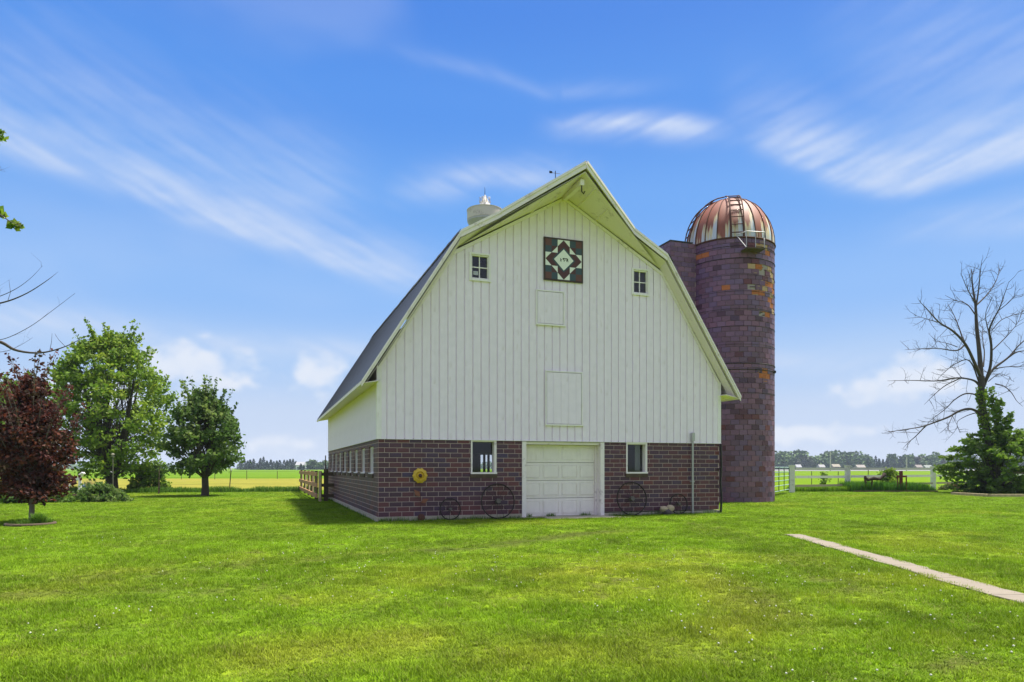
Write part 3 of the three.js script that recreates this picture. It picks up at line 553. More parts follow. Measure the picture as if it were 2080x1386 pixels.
{ // yellow metal flower
  const f = group('metal_flower', scene, barnPt(1.13, 0, 0.06)); f.rotation.y = barnAngle;
  tag(f, 'yellow painted metal disc flower with rusty leaves on the block wall', 'garden ornament');
  const petal = new Soup(), n = 10, R = 0.2, y = 1.24, yel = std([0.62, 0.40, 0.03], 0.6, { map: grimeT });
  const ring = (r0, r1, z0, z1, wave) => { for (let i = 0; i < 60; i++) { const a = i / 60 * 6.2832, b = (i + 1) / 60 * 6.2832, w = (t) => 1 + wave * Math.cos(n * t); petal.face([V(r0 * Math.cos(a), y + r0 * Math.sin(a), z0), V(r1 * w(a) * Math.cos(a), y + r1 * w(a) * Math.sin(a), z1), V(r1 * w(b) * Math.cos(b), y + r1 * w(b) * Math.sin(b), z1), V(r0 * Math.cos(b), y + r0 * Math.sin(b), z0)]); } };
  ring(0.05, 0.09, 0.06, 0.02, 0); ring(0.09, 0.12, 0.02, 0.055, 0); ring(0.12, R, 0.055, 0.02, 0.07); ring(R, R - 0.02, 0.02, -0.02, 0.07);
  add('flower_head', petal, yel, f);
  add('hub', new Soup().lathe([[0.055, 0], [0.05, 0.03], [0.03, 0.05], [0.001, 0.055]], V(0, 0, 0), 14), M.rust, f).position.set(0, y, 0.05); f.children[1].rotation.x = Math.PI / 2;
  add('stem', new Soup().tube([V(0, 1.1, 0), V(0.02, 0.6, 0.0), V(0, 0.0, 0.02)], 0.005, 6), M.rust, f);
  for (const [x0, y0, x1, y1] of [[0.01, 0.66, -0.17, 0.86], [0.02, 0.5, 0.24, 0.6]]) { const d = V(x1 - x0, y1 - y0, 0), p = V(-d.y, d.x, 0).multiplyScalar(0.28); add('leaf', new Soup().prism([V(x0, y0, 0.01), V(x0, y0, 0.01).addScaledVector(d, 0.45).add(p), V(x1, y1, 0.02), V(x0, y0, 0.01).addScaledVector(d, 0.45).sub(p)], V(0, 0, 0.008)), std([0.26, 0.10, 0.055], 0.85, { map: grainT }), f); }
  add('base_disc', new Soup().lathe([[0.1, -0.01], [0.1, 0.02], [0.04, 0.03], [0.001, 0.03]], V(0, 0, 0), 18), M.rust, f).position.set(0.03, 0.09, 0.05); f.children[f.children.length - 1].rotation.x = Math.PI / 2.3;
}
function wheel(s, R, spokes, label) {
  const w = group('wagon_wheel', scene, barnPt(s, 0, 0.2)); w.rotation.y = barnAngle; w.rotation.order = 'YXZ'; w.rotation.x = -0.1;
  tag(w, label, 'wagon wheel', 'old iron wheels leaning on the barn');
  const rim = new THREE.TorusGeometry(R - 0.02, 0.017, 6, 48); rim.scale(1, 1, 1.6); rim.translate(0, R, 0); add('rim', rim, M.iron, w);
  const hub = new THREE.CylinderGeometry(R * 0.13, R * 0.15, 0.13, 18, 1, false); hub.rotateX(Math.PI / 2); hub.translate(0, R, 0.01); add('hub', hub, std([0.14, 0.12, 0.105], 0.7, { map: grainT, metalness: 0.3 }), w);
  for (let k = 0; k < spokes; k++) { const a = (k + 0.3) / spokes * 6.2832, d = V(Math.cos(a), Math.sin(a), 0); add('spoke', new Soup().tube([V(0, R, 0.03 * (k % 2 ? 1 : -1)).addScaledVector(d, R * 0.13), V(0, R, 0).addScaledVector(d, R - 0.025)], 0.0055, 5), M.iron, w); }
}
wheel(1.96, 0.31, 10, 'small iron wheel with pale hub, leftmost of the wheels on barn');
wheel(3.36, 0.51, 14, 'large iron wheel between left barn window and garage door');
wheel(7.66, 0.52, 14, 'large iron wheel below the barn window right of garage door');
wheel(9.3, 0.33, 12, 'small iron wheel beside the tall metal pipe on barn');
{
  const p = group('vent_pipe', scene, barnPt(9.86, 0, 0.1)); p.rotation.y = barnAngle; tag(p, 'tall thin grey metal pipe standing against the barn right of wheels', 'pipe');
  add('pipe', new Soup().tube([V(0, -0.05, 0), V(0, 2.36, 0)], 0.032, 10), M.galv, p);
  add('junction_box', new Soup().box(-0.05, 0.05, 2.3, 2.56, -0.05, 0.05), M.galv, p);
  add('clamp', new Soup().box(-0.05, 0.05, 1.0, 1.04, -0.09, 0.036), M.galv, p);
  const c = group('cable_conduit', scene, barnPt(10.93, 0, 0.07)); c.rotation.y = barnAngle; tag(c, 'dark crooked conduit running down the right corner of barn', 'conduit');
  add('conduit', new Soup().tube([V(0, 0, 0), V(0.02, 0.5, 0.02), V(-0.01, 1.0, 0), V(0.015, 1.5, 0.01), V(0, BASE - 0.06, 0)], 0.035, 7), M.dark, c);
  add('bracket', new Soup().box(-0.06, 0.05, 1.4, 1.44, -0.06, 0.02), M.iron, c);
}
function lump(name, c, R, seed, mat, flat = 0.8) { // rounded stone
  const g = new THREE.IcosahedronGeometry(R, 3), p = g.attributes.position, r = rng(seed), ox = r() * 50;
  for (let i = 0; i < p.count; i++) { const v = V(p.getX(i), p.getY(i), p.getZ(i)), k = 0.8 + 0.42 * fbm(v.x / R * 1.1 + ox, v.y / R * 1.1 + v.z / R * 0.9 + ox, 3); p.setXYZ(i, v.x * k, v.y * k * flat, v.z * k); }
  g.computeVertexNormals(); g.translate(0, R * flat * 0.75, 0); const m = add(name, g, mat); m.position.copy(c); return m;
}
const stoneM = std([0.46, 0.36, 0.24], 0.95, { map: grainT });
tag(lump('stone', barnPt(8.74, 0.1, 0.2), 0.13, 3, stoneM), 'tan round stone, left one of the pair by small wheel', 'stone', 'stones against the barn');
tag(lump('stone', barnPt(8.97, 0.1, 0.2), 0.15, 4, stoneM), 'tan round stone touching the small wheel rim', 'stone', 'stones against the barn');
tag(lump('stone', barnPt(8.85, 0, 0.22), 0.15, 7, std([0.10, 0.08, 0.08], 0.95, { map: grainT })), 'dark stone under the two tan stones by small wheel', 'stone', 'stones against the barn');

// ---------------------------------------------------------------- silo of glazed tile
{
  const c = V(9.68, 0, -31.2), R = 1.87, HT = 11.1, silo = group('silo', scene, c); tag(silo, 'tall round purple clay tile silo with rusty domed cap beside barn', 'silo');
  const rows = 51, rh = HT / rows, nt = 33, J = 0.012, r = rng(77), toCam = Math.atan2(-c.x, -c.z);        // angle measured from +z towards +x
  const wall = group('tile_wall', silo);
  add('mortar_core', new Soup().lathe([[R - 0.014, -0.1], [R - 0.014, HT]], V(0, 0, 0), 66), std([0.36, 0.30, 0.28], 0.95, { map: grainT }), wall);
  const rowOf = (py) => Math.floor((EYE + (CY - py) / F * 29.9) / rh), angOf = (px) => toCam + Math.asin(clamp((px - 1482.5) / 86, -1, 1));
  const bad = new Map();                                        // weathered tiles: shell gone, clay core showing
  const mark = (px, py, kind) => { const row = rowOf(py), k = Math.round((angOf(px) / (2 * Math.PI)) * nt - (row % 2) / 2 - 0.5); bad.set(row + ':' + ((k % nt) + nt) % nt, kind); };
  for (const [x, y, k] of [[1424, 520, 'o'], [1438, 517, 'o'], [1522, 547, 't'], [1536, 550, 'o'], [1549, 552, 'g'], [1557, 548, 't'], [1560, 557, 't'], [1563, 567, 't'], [1540, 505, 't'], [1552, 508, 't'], [1554, 520, 'o'], [1560, 575, 'o'], [1553, 582, 'o'], [1562, 590, 'o'], [1545, 590, 't'], [1470, 594, 'o'], [1530, 602, 'o'], [1542, 603, 'o'], [1556, 610, 'o'], [1560, 602, 't'], [1530, 592, 'g'], [1542, 637, 'o'], [1555, 643, 'o'], [1562, 635, 't'], [1548, 640, 'g'], [1540, 762, 'o'], [1550, 758, 'o'], [1553, 764, 'o'], [1552, 870, 'r'], [1546, 558, 'g'], [1560, 625, 'o'], [1520, 508, 'r']]) mark(x, y, k);
  const tw = 2 * R * Math.sin(Math.PI / nt) - J, list = [];
  for (let row = 0; row < rows; row++) for (let k = 0; k < nt; k++) {
    const ang = (k + 0.5 + (row % 2) / 2) / nt * 2 * Math.PI, d = Math.cos(ang - toCam), px = Math.sin(ang - toCam);
    list.push({ row, k, ang, score: d < 0.1 ? -1 : d + (px > -0.25 ? 0.4 : 0) - 0.02 * Math.abs(row - 26) / 26 + (bad.has(row + ':' + k) ? 2 : 0) });
  }
  list.sort((a, b) => b.score - a.score);
  const rest = new Soup(), geo = blockGeo(tw, rh - J, 0.06), rustT = [[0.22, 0.09, 0.07]];
  list.forEach(({ row, k, ang }, i) => {
    const kind = bad.get(row + ':' + k), y = row * rh + J / 2, rr = R - 0.05 + (r() - 0.5) * 0.004 - (kind && kind !== 'r' ? 0.014 : 0), low = smooth(16, 34, row);
    const tone = r() < 0.78 + 0.15 * low ? Math.floor(r() * tileTones.length) : -1, bt = Math.floor(r() * 8);
    if (kind === 'g') return;                                    // a hole
    if (i < 300) {
      const m = add('tile', geo, kind === 'o' ? M.orange : kind === 't' ? M.tan : kind === 'r' ? blockMats[9] : tone >= 0 ? tileMats[tone] : blockMats[bt], wall);
      m.position.set(rr * Math.sin(ang) - Math.cos(ang) * tw / 2, y, rr * Math.cos(ang) + Math.sin(ang) * tw / 2); m.rotation.y = ang;
    } else {
      rest.tint(tone >= 0 ? tileTones[tone] : blockTones[bt]);
      const ca = Math.cos(ang), sa = Math.sin(ang), ox = rr * sa - ca * tw / 2, oz = rr * ca + sa * tw / 2;
      blockShape(rest, 0, 0, 0, tw, rh - J, 0.06, (v) => V(ox + v.x * ca + v.z * sa, y + v.y, oz - v.x * sa + v.z * ca));
    }
  });
  add('tile', rest, M.vcol, wall).userData.kind = 'stuff';
  // mortar lumps and broken shells left in the worn patches
  const chips = new Soup(), rc = rng(78); for (let i = 0; i < 70; i++) { const [x, y] = [[1548, 560], [1550, 588], [1540, 603], [1552, 640], [1545, 762], [1540, 515]][i % 6]; const a = angOf(clamp(x + (rc() - 0.5) * 34, 1400, 1566)), h = EYE + (CY - (y + (rc() - 0.5) * 34)) / F * 29.9, n = V(Math.sin(a), 0, Math.cos(a)), t = V(Math.cos(a), 0, -Math.sin(a)), p = n.clone().multiplyScalar(R - 0.02).setY(h), w = 0.04 + 0.12 * rc(); chips.tint([[0.4, 0.15, 0.05], [0.1, 0.06, 0.07], [0.35, 0.24, 0.14]][Math.floor(rc() * 3)]); chips.prism([p.clone().addScaledVector(t, -w), p.clone().addScaledVector(t, w), p.clone().addScaledVector(t, w * 0.8).add(V(0, 0.02 + 0.03 * rc(), 0)), p.clone().addScaledVector(t, -w * 0.9).add(V(0, 0.02, 0))], n.clone().multiplyScalar(0.03)); }
  add('broken_shell', chips, M.vcolMatte, wall).userData.kind = 'stuff';
  // steel hoops
  for (const [py, rad2] of [[508, 0.012], [532, 0.016], [566, 0.008], [598, 0.01], [633, 0.01], [668, 0.008], [704, 0.008], [742, 0.02], [754, 0.02], [800, 0.008]]) { const g = new THREE.TorusGeometry(R + 0.02, rad2, 5, 72); g.rotateX(Math.PI / 2); g.translate(0, EYE + (CY - py) / F * 29.9, 0); add('hoop', g, M.iron, silo); }
  { const a = angOf(1567) - 0.08, y = EYE + (CY - 754) / F * 29.9; add('hoop_lug', new Soup().box(-0.06, 0.06, y - 0.05, y + 0.05, -0.05, 0.07), M.iron, silo).position.set((R + 0.03) * Math.sin(a), 0, (R + 0.03) * Math.cos(a)); }
  // domed steel cap in gores
  const NG = 22, prof = Array.from({ length: 11 }, (_, i) => { const t = i / 10 * Math.PI / 2; return [(R + 0.02) * Math.pow(Math.cos(t), 0.92), HT + 2.22 * Math.sin(t)]; });
  const rustMap = (seed) => {
    const n = 128, d = new Uint8Array(n * n * 4), q = rng(seed), o1 = q() * 90, depth = -0.05 + 0.36 * q();
    for (let j = 0; j < n; j++) for (let i = 0; i < n; i++) {
      const u = i / n, v = j / n, edge = depth + 0.34 * (fbm(u * 9 + o1, v * 1.2, 4) - 0.5) + 0.10 * (fbm(u * 30 + o1, v * 3, 2) - 0.5) + (u > 0.62 ? 0.12 : -0.05), rust = smooth(-0.02, 0.03, v - edge), tn = smooth(-0.2, -0.03, v - edge + 0.12 * (fbm(u * 14, v * 5 + o1, 3) - 0.5)), f = 0.75 + 0.5 * fbm(u * 20 + o1, v * 16, 4);
      const A = [0.46, 0.49, 0.54], B = [0.50, 0.40, 0.22], C2 = [0.215, 0.062, 0.03], c2 = A.map((a, k) => lerp(lerp(a, B[k], tn), C2[k], rust) * f), o = (j * n + i) * 4;
      for (let k = 0; k < 3; k++) d[o + k] = l2s(c2[k]); d[o + 3] = 255;
    }
    const t = new THREE.DataTexture(d, n, n); t.colorSpace = THREE.SRGBColorSpace; t.magFilter = THREE.LinearFilter; t.minFilter = THREE.LinearMipmapLinearFilter; t.generateMipmaps = true; t.needsUpdate = true;
    return std([1, 1, 1], 0.6, { map: t, metalness: 0 });
  };
  const rustMats = [101, 102, 103, 104, 105, 106, 107].map(rustMap), dome = group('dome', silo);
  const dp = (rr, y, a) => V(rr * Math.sin(a), y, rr * Math.cos(a));
  for (let g = 0; g < NG; g++) {
    const a0 = g / NG * 2 * Math.PI, a1 = (g + 1) / NG * 2 * Math.PI, pos = [], nor = [], uv = [];
    for (let i = 0; i < 10; i++) for (let s = 0; s < 2; s++) {
      const b0 = lerp(a0, a1, s / 2), b1 = lerp(a0, a1, (s + 1) / 2), q = [[i, b0, s / 2], [i, b1, (s + 1) / 2], [i + 1, b1, (s + 1) / 2], [i, b0, s / 2], [i + 1, b1, (s + 1) / 2], [i + 1, b0, s / 2]];
      for (const [j, a, u] of q) { const v = dp(prof[j][0], prof[j][1], a), t = j / 10 * Math.PI / 2; pos.push(v.x, v.y, v.z); nor.push(Math.cos(t) * Math.sin(a), Math.sin(t), Math.cos(t) * Math.cos(a)); uv.push(u, j / 10); }
    }
    const G = new THREE.BufferGeometry(); G.setAttribute('position', new THREE.Float32BufferAttribute(pos, 3)); G.setAttribute('normal', new THREE.Float32BufferAttribute(nor, 3)); G.setAttribute('uv', new THREE.Float32BufferAttribute(uv, 2));
    add('roof_panel', G, rustMats[(g * 5 + (g % 3)) % 7], dome);
    add('seam', new Soup().tube(prof.map(([rr, y]) => dp(rr + 0.008, y + 0.008, a0)), 0.022, 5), M.rust, dome);
  }
  const rimG = new THREE.TorusGeometry(R + 0.03, 0.035, 6, 72); rimG.rotateX(Math.PI / 2); rimG.translate(0, HT, 0); add('rim', rimG, M.rust, dome);
  // ladder lying on the dome, and a second one on its far left
  for (const [aMid, nm] of [[toCam + 0.17, 0], [toCam - 1.12, 1]]) {
    const L = group('ladder', silo), rail = (o) => prof.slice(0, 10).map(([rr, y], i) => { const a = aMid, n = V(Math.sin(a), 0, Math.cos(a)), t = V(Math.cos(a), 0, -Math.sin(a)), tt = i / 10 * Math.PI / 2; return n.multiplyScalar(rr + 0.09 * Math.cos(tt) + 0.02).addScaledVector(t, o).setY(y + 0.09 * Math.sin(tt)); });
    const A = rail(-0.26), B = rail(0.26); add('rail', new Soup().tube(A, 0.028, 5), M.rust, L); add('rail', new Soup().tube(B, 0.028, 5), M.rust, L);
    for (let i = 0; i < 8; i++) add('rung', new Soup().tube([A[i].clone().lerp(A[i + 1], 0.5), B[i].clone().lerp(B[i + 1], 0.5)], 0.024, 5), M.rust, L);
  }
  // service platform under the ladder
  const pl = group('platform', silo), pa = angOf(1520), n = V(Math.sin(pa), 0, Math.cos(pa)), t = V(Math.cos(pa), 0, -Math.sin(pa)), Q = (o, out, y) => n.clone().multiplyScalar(R + out).addScaledVector(t, o).setY(y), y0 = HT - 0.62;
  add('deck', new Soup().prism([Q(-0.42, 0.0, y0), Q(0.42, 0.0, y0), Q(0.42, 0.5, y0), Q(-0.42, 0.5, y0)], V(0, 0.05, 0)), M.woodDark, pl);
  for (const o of [-0.4, 0.0, 0.4]) add('post', new Soup().tube([Q(o, 0.48, y0), Q(o, 0.48, HT + 0.08)], 0.016, 5), M.galv, pl);
  for (const o of [-0.4, 0.4]) add('brace', new Soup().tube([Q(o, 0.48, y0 + 0.03), Q(o * 1.5, 0.06, HT)], 0.02, 5), M.galv, pl);
  add('hand_rail', new Soup().tube([Q(-0.62, 0.03, HT + 0.06), Q(-0.4, 0.48, HT + 0.08), Q(0.4, 0.48, HT + 0.08), Q(0.62, 0.03, HT + 0.06)], 0.022, 5), M.galv, pl);
  // tile chute between silo and barn, square to the barn
  const ch = group('chute', silo), cw = 1.5, cd = 1.05, cr = 0.205, n0 = 54, hC = 11.16; ch.position.set(6.78 - c.x, 0, -30 - c.z); ch.rotation.y = barnAngle;
  add('core', new Soup().box(0.012, cw, 0, hC, -cd, -0.012), M.mortar, ch);
  const low = new Soup();
  for (let row = 0; row < n0; row++) for (const face of [0, 1]) for (let k = 0; k < 4; k++) {
    const len = face ? cd : cw, p = (row % 2 ? [0, 0.18, 0.53, 0.88, 1.23] : [0, 0.35, 0.7, 1.05, 1.4])[k], q = Math.min(len, (row % 2 ? [0.18, 0.53, 0.88, 1.23, 1.5] : [0.35, 0.7, 1.05, 1.4, 1.5])[k]); if (q - p < 0.06) continue;
    const m = tileMats[Math.floor(r() * tileMats.length)], y = row * hC / n0;
    if (row > 30) { const o = add('tile', blockGeo(q - p - 0.012, hC / n0 - 0.012, 0.05), m, ch); if (face) { o.position.set(0.04, y, -q + 0.006); o.rotation.y = -Math.PI / 2; o.position.z = -q + 0.006; } else o.position.set(p + 0.006, y, -0.04); }
    else { low.tint(tileTones[Math.floor(r() * 9)]); blockShape(low, p, y, -0.04, q - p - 0.012, hC / n0 - 0.012, 0.05, face ? (v) => V(-v.z, v.y, -v.x) : (v) => v); }
  }
  add('tile', low, M.vcol, ch).userData.kind = 'stuff';
  add('cap_slab', new Soup().box(-0.03, 1.1, hC, hC + 0.05, -cd - 0.03, 0.03), M.ridge, ch);
}

// ---------------------------------------------------------------- path and slab
{
  const A = gnd(1612, 1087), B = gnd(2080, 1220), d = B.clone().sub(A).normalize(), s = V(-d.z, 0, d.x), L = A.distanceTo(B) + 7, path = struct(group('path')), r = rng(9);
  const T = tex(256, (u, v) => { const a = tileN(u, v, 6, 4), b = tileN(u, v, 60, 2), k = 0.78 + 0.3 * a + 0.2 * (b - 0.5); return [0.225 * k, 0.19 * k, 0.145 * k]; }), m = std([1, 1, 1], 0.95, { map: T });
  const N = Math.ceil(L / 1.3), ed = (i, k) => 0.14 + 0.13 * fbm(i * 2.1 + k * 9, 2, 4) + (i < 1 ? -0.04 : 0);
  for (let i = 0; i < N; i++) {
    const pts = [], q = 6; for (let k = 0; k <= q; k++) { const x = (i + 0.006 + 0.988 * k / q) * L / N; pts.push(A.clone().addScaledVector(d, x).addScaledVector(s, ed(x * 2, 0))); } for (let k = q; k >= 0; k--) { const x = (i + 0.006 + 0.988 * k / q) * L / N; pts.push(A.clone().addScaledVector(d, x).addScaledVector(s, -ed(x * 2, 1))); }
    for (const p of pts) p.y = 0.022 + 0.008 * (r() - 0.5) * 0; const S = new Soup(); S.prism(pts.reverse().map((v) => v.clone().setY(0.018 + 0.006 * r() * 0)), V(0, -0.06, 0)); add('slab', S, m, path);
  }
  struct(add('apron_slab', new Soup().prism([barnPt(4.7, 0.012, 0.0), barnPt(6.9, 0.012, 0.0), barnPt(7.2, 0.012, 0.95), barnPt(4.75, 0.012, 0.7)], V(0, -0.05, 0)), M.concrete));
  struct(add('threshold', new Soup().box(0, 2.64, -0.05, 0.02, -0.3, 0.12), M.concrete)).position.copy(barnPt(4.14, 0, 0)); scene.children[scene.children.length - 1].rotation.y = barnAngle;
}

// ---------------------------------------------------------------- fences and gate
{ // timber fence behind the barn's left wall
  const a = gnd(651, 1019), b = gnd(613, 999), f = group('timber_fence', scene, a); tag(f, 'three-rail timber fence of new orange wood behind the barn', 'fence');
  const d = b.clone().sub(a), w = barnPt(0.0, 0, -12.3).sub(a), hs = [0.24, 0.7, 1.18], up = V(0, 1, 0);
  for (const t of [0, 0.16, 0.33, 0.52, 0.74, 1]) { const p = d.clone().multiplyScalar(t), h = 1.32; add('post', new Soup().prism([[-0.06, -0.06], [0.06, -0.06], [0.06, 0.06], [-0.06, 0.06]].map(([x, z]) => V(p.x + x - 0.02, -0.1, p.z + z)).reverse(), V(0, h + 0.1, 0)), t === 0 ? M.woodPale : M.woodDark, f); }
  for (const t of [0.08, 0.24, 0.42, 0.63, 0.86]) { const p = d.clone().multiplyScalar(t); add('picket', new Soup().box(p.x - 0.12, p.x - 0.085, 0.1, 1.28, p.z - 0.05, p.z + 0.05), M.woodPale, f); }
  for (const h of hs) { add('rail', new Soup().beam(V(-0.15, h, 0), d.clone().add(V(-0.15, h, 0)), 0.05, 0.17), M.wood, f); add('rail', new Soup().beam(V(0, h, -0.09), w.clone().setY(h).add(V(-0.05, 0, -0.09)), 0.05, 0.14), M.woodDark, f); }
  add('corner_post', new Soup().box(0.1, 0.26, -0.1, 1.4, -0.3, -0.14), M.woodDark, f);
  const t = group('fence_stake', scene, a.clone().add(V(0.12, 0, -0.36))); tag(t, 'thin brown stake with white cap rising above the timber fence', 'stake');
  add('stake', new Soup().tube([V(0, 0, 0), V(0, 2.0, 0)], 0.022, 6), M.woodDark, t); add('cap', new Soup().box(-0.07, -0.02, 1.42, 1.54, -0.02, 0.02), M.whitePaint, t);
}
function rod(px, y0, y1, label, lean = 0, r = 0.028, white = false) {
  const p = gnd(px, y1), h = EYE + (CY - y0) / F * -p.z, g = group('fence_stake', scene, p); tag(g, label, 'stake', 'steel stakes of the wire fence');
  add('stake', new Soup().tube([V(0, -0.1, 0), V(lean, h, 0)], r, 5), M.woodDark, g); if (white) add('cap', new Soup().box(lean - r * 1.3, lean + r * 1.3, h - 0.02, h + 0.12, -r, r), M.whitePaint, g);
}
rod(465, 955, 1000, 'leaning dark stake right of the medium tree', 0.12, 0.03, true);
rod(321, 953, 1004, 'dark stake carrying a sapling left of the medium tree', 0.06, 0.028);
rod(501, 956, 974, 'thin far stake under the pine windbreak, left of two', 0, 0.04);
rod(563, 957, 973, 'thin far stake under the pine windbreak, right of two', 0, 0.04);
rod(368, 958, 974, 'thin far stake just left of the medium tree trunk', 0, 0.04);
rod(436, 958, 974, 'thin far stake just right of the medium tree trunk', 0, 0.04);
rod(1764, 955, 984, 'thin dark stake behind the rusty implement', 0, 0.035);
rod(1703, 958, 985, 'thin dark stake behind the white fence, left of its middle post', 0, 0.03);
rod(1649, 958, 985, 'thin dark stake behind the white fence, nearest the gate', 0, 0.03);
{ // wire strands between the stakes
  const w = group('wire_fence'); tag(w, 'thin wire strands strung between stakes along hay field edge', 'wire fence');
  for (const h of [0.5, 0.9, 1.25]) { const pts = [gnd(-60, 1004), gnd(321, 1004), gnd(465, 1000), gnd(600, 1001)].map((p) => p.setY(h)); add('wire', new Soup().tube(pts, 0.004, 4), M.iron, w); }
}
{ // green tube gate
  const a = gnd(1567, 1010), b = gnd(1603, 1002), g = group('tube_gate', scene, a); a.y = 0; const d = b.clone().sub(a), gm = std([0.30, 0.42, 0.36], 0.45, { metalness: 0.3 }), dk = std([0.025, 0.05, 0.035], 0.6);
  tag(g, 'green tubular steel farm gate between silo and white fence post', 'gate');
  d.multiplyScalar(1.0); const s0 = V(-d.x * 0.12, 0, -d.z * 0.12);
  for (const h of [0.22, 0.5, 0.76, 1.0, 1.22, 1.48]) add('rail', new Soup().tube([s0.clone().setY(h), d.clone().setY(h)], 0.026, 7), gm, g);
  for (const t of [-0.1, 0.08, 0.38, 0.68, 0.99]) add('upright', new Soup().tube([d.clone().multiplyScalar(t).setY(0.2).add(V(0, 0, 0.03)), d.clone().multiplyScalar(t).setY(1.5).add(V(0, 0, 0.03))], 0.024, 6), dk, g);
}
{ // white board fence
  const posts = [gnd(1609, 1001), gnd(1722, 998), gnd(1896, 993), gnd(2075, 988)], f = group('board_fence', scene, posts[0]); tag(f, 'weathered white board fence with square posts along the pasture', 'fence');
  const o = posts[0], wp = std([0.66, 0.65, 0.60], 0.85, { map: grimeT }), gr = std([0.50, 0.50, 0.46], 0.9, { map: grimeT });
  posts.forEach((p, i) => { const x = p.x - o.x, z = p.z - o.z, h = [1.55, 1.55, 1.5, 1.5][i], w = 0.125; add('post', new Soup().box(x - w, x + w, -0.1, h, z - w, z + w), wp, f); add('post_cap', new Soup().box(x - w - 0.03, x + w + 0.03, h, h + 0.07, z - w - 0.03, z + w + 0.03), wp, f); });
  for (let i = 0; i < 3; i++) for (const [h, m] of [[0.4, gr], [0.92, wp], [1.4, gr]]) { if (h > 1.3 && i > 1) continue; add('board', new Soup().beam(posts[i].clone().sub(o).setY(h).add(V(0.15, 0, 0.17)), posts[i + 1].clone().sub(o).setY(h - 0.02).add(V(-0.15, 0, 0.17)), 0.04, h < 0.5 ? 0.13 : 0.15), h < 0.5 ? std([0.32, 0.27, 0.2], 0.9, { map: grimeT }) : m, f); }
}
{ // timber edging of the bed at the right edge, dark rails behind the bush
  const a = gnd(2012, 1010), e = group('timber_edging', scene, a); tag(e, 'low weathered timber edging at the right edge of the lawn', 'edging');
  add('beam', new Soup().box(0, 6, -0.05, 0.14, -0.1, 0.1), M.woodPale, e); add('beam', new Soup().box(-0.1, 0.08, -0.05, 0.138, -3, -0.11), M.woodPale, e);
  const p = gnd(2050, 996), k = group('dark_rail_fence', scene, p); tag(k, 'dark plank rails standing behind the large bush', 'fence');
  for (const h of [0.3, 0.75, 1.2]) add('plank', new Soup().box(-1, 5, h - 0.14, h + 0.14, -0.03, 0.03), M.woodDark, k); add('post', new Soup().box(-0.3, -0.16, 0, 1.4, -0.14, -0.032), M.woodDark, k); add('post', new Soup().box(2.6, 2.75, 0, 1.4, -0.14, -0.032), M.woodDark, k);
}
{ // rusty farm implement in the tall grass
  const p = gnd(1785, 1000).setZ(-42.4); p.x = (1785 - CX) / F * 42.4; const y = (py) => EYE + (CY - py) / F * 42.4, x = (px) => (px - 1785) / F * 42.4, k = group('rusty_plow', scene, p); tag(k, 'rusty old implement beam with curved end lying on the tall grass', 'farm implement');
  add('beam', new Soup().tube([V(x(1757), y(970), 0), V(x(1763), y(975), 0), V(x(1775), y(972), 0), V(x(1786), y(974), 0.1), V(x(1792), y(968), 0.1), V(x(1797), y(964), 0)], [0.1, 0.09, 0.12, 0.08, 0.09, 0.12], 7), std([0.04, 0.02, 0.013], 0.9, { map: grainT }), k);
  add('tine', new Soup().tube([V(x(1758), y(967), 0), V(x(1758), y(976), 0), V(x(1760), y(990), 0), V(x(1760), 0, 0)], 0.07, 6), M.rust, k); add('tine', new Soup().tube([V(x(1772), y(972), 0), V(x(1771), y(988), 0), V(x(1771), 0, 0)], 0.05, 6), M.rust, k);
  const q = p.clone(); q.x = (1831 - CX) / F * 42.4; const c = group('rusty_cross', scene, q), X = (px) => (px - 1831) / F * 42.4, rd = std([0.14, 0.025, 0.015], 0.85, { map: grainT }); tag(c, 'red rusted iron post with crossbar standing in the tall grass', 'farm implement');
  add('upright', new Soup().box(X(1828), X(1833), 0, y(957), -0.07, 0.07), rd, c); add('crossbar', new Soup().box(X(1820), X(1840), y(970), y(966.5), 0.072, 0.15), rd, c); add('bracket', new Soup().box(X(1838.5), X(1840), 0, y(970.2), 0.08, 0.14), rd, c); add('side_plate', new Soup().box(X(1821), X(1823), 0, y(970.2), 0.08, 0.14), rd, c);
}
// far things: houses, poles
function house(px, depth, w, h, col, roofCol, label) {
  const g = group('farm_house', scene, V((px - CX) / F * depth, 0, -depth)); tag(g, label, 'house', 'far houses among the trees');
  add('wall', new Soup().box(-w / 2, w / 2, 0, h, -3, 3), std(col, 0.9), g);
  add('roof', new Soup().prism([V(-w / 2 - 0.5, h, -3.6), V(w / 2 + 0.5, h, -3.6), V(w / 2 + 0.5, h, 3.6), V(-w / 2 - 0.5, h, 3.6)].slice(0, 4).map((v) => v), V(0, 0.15, 0)).prism([V(-w / 2 - 0.5, h + 0.16, 3.6), V(-w / 2 - 0.5, h + 2.6, 0), V(-w / 2 - 0.5, h + 0.16, -3.6)], V(w + 1, 0, 0)), std(roofCol, 0.9), g);
  add('door', new Soup().box(-0.5, 0.5, 0, 2.1, 3.003, 3.06), std([0.1, 0.08, 0.07], 0.8), g); for (const x of [-w / 4, w / 4]) add('window', new Soup().box(x - 0.6, x + 0.6, 1, 2.2, 3.003, 3.05), std([0.05, 0.06, 0.07], 0.3), g);
}
house(611, 520, 5.5, 3.4, [0.7, 0.7, 0.7], [0.3, 0.3, 0.32], 'white house among the pines left of the barn');
house(1621, 640, 4, 2.0, [0.24, 0.24, 0.24], [0.29, 0.29, 0.30], 'far pale house nearest the farm gate');
house(1668, 640, 4.5, 2.0, [0.36, 0.35, 0.33], [0.27, 0.26, 0.25], 'far white house left of the nearer utility pole');
house(1697, 640, 6, 2.4, [0.30, 0.26, 0.18], [0.26, 0.23, 0.17], 'far tan house just right of the nearer utility pole');
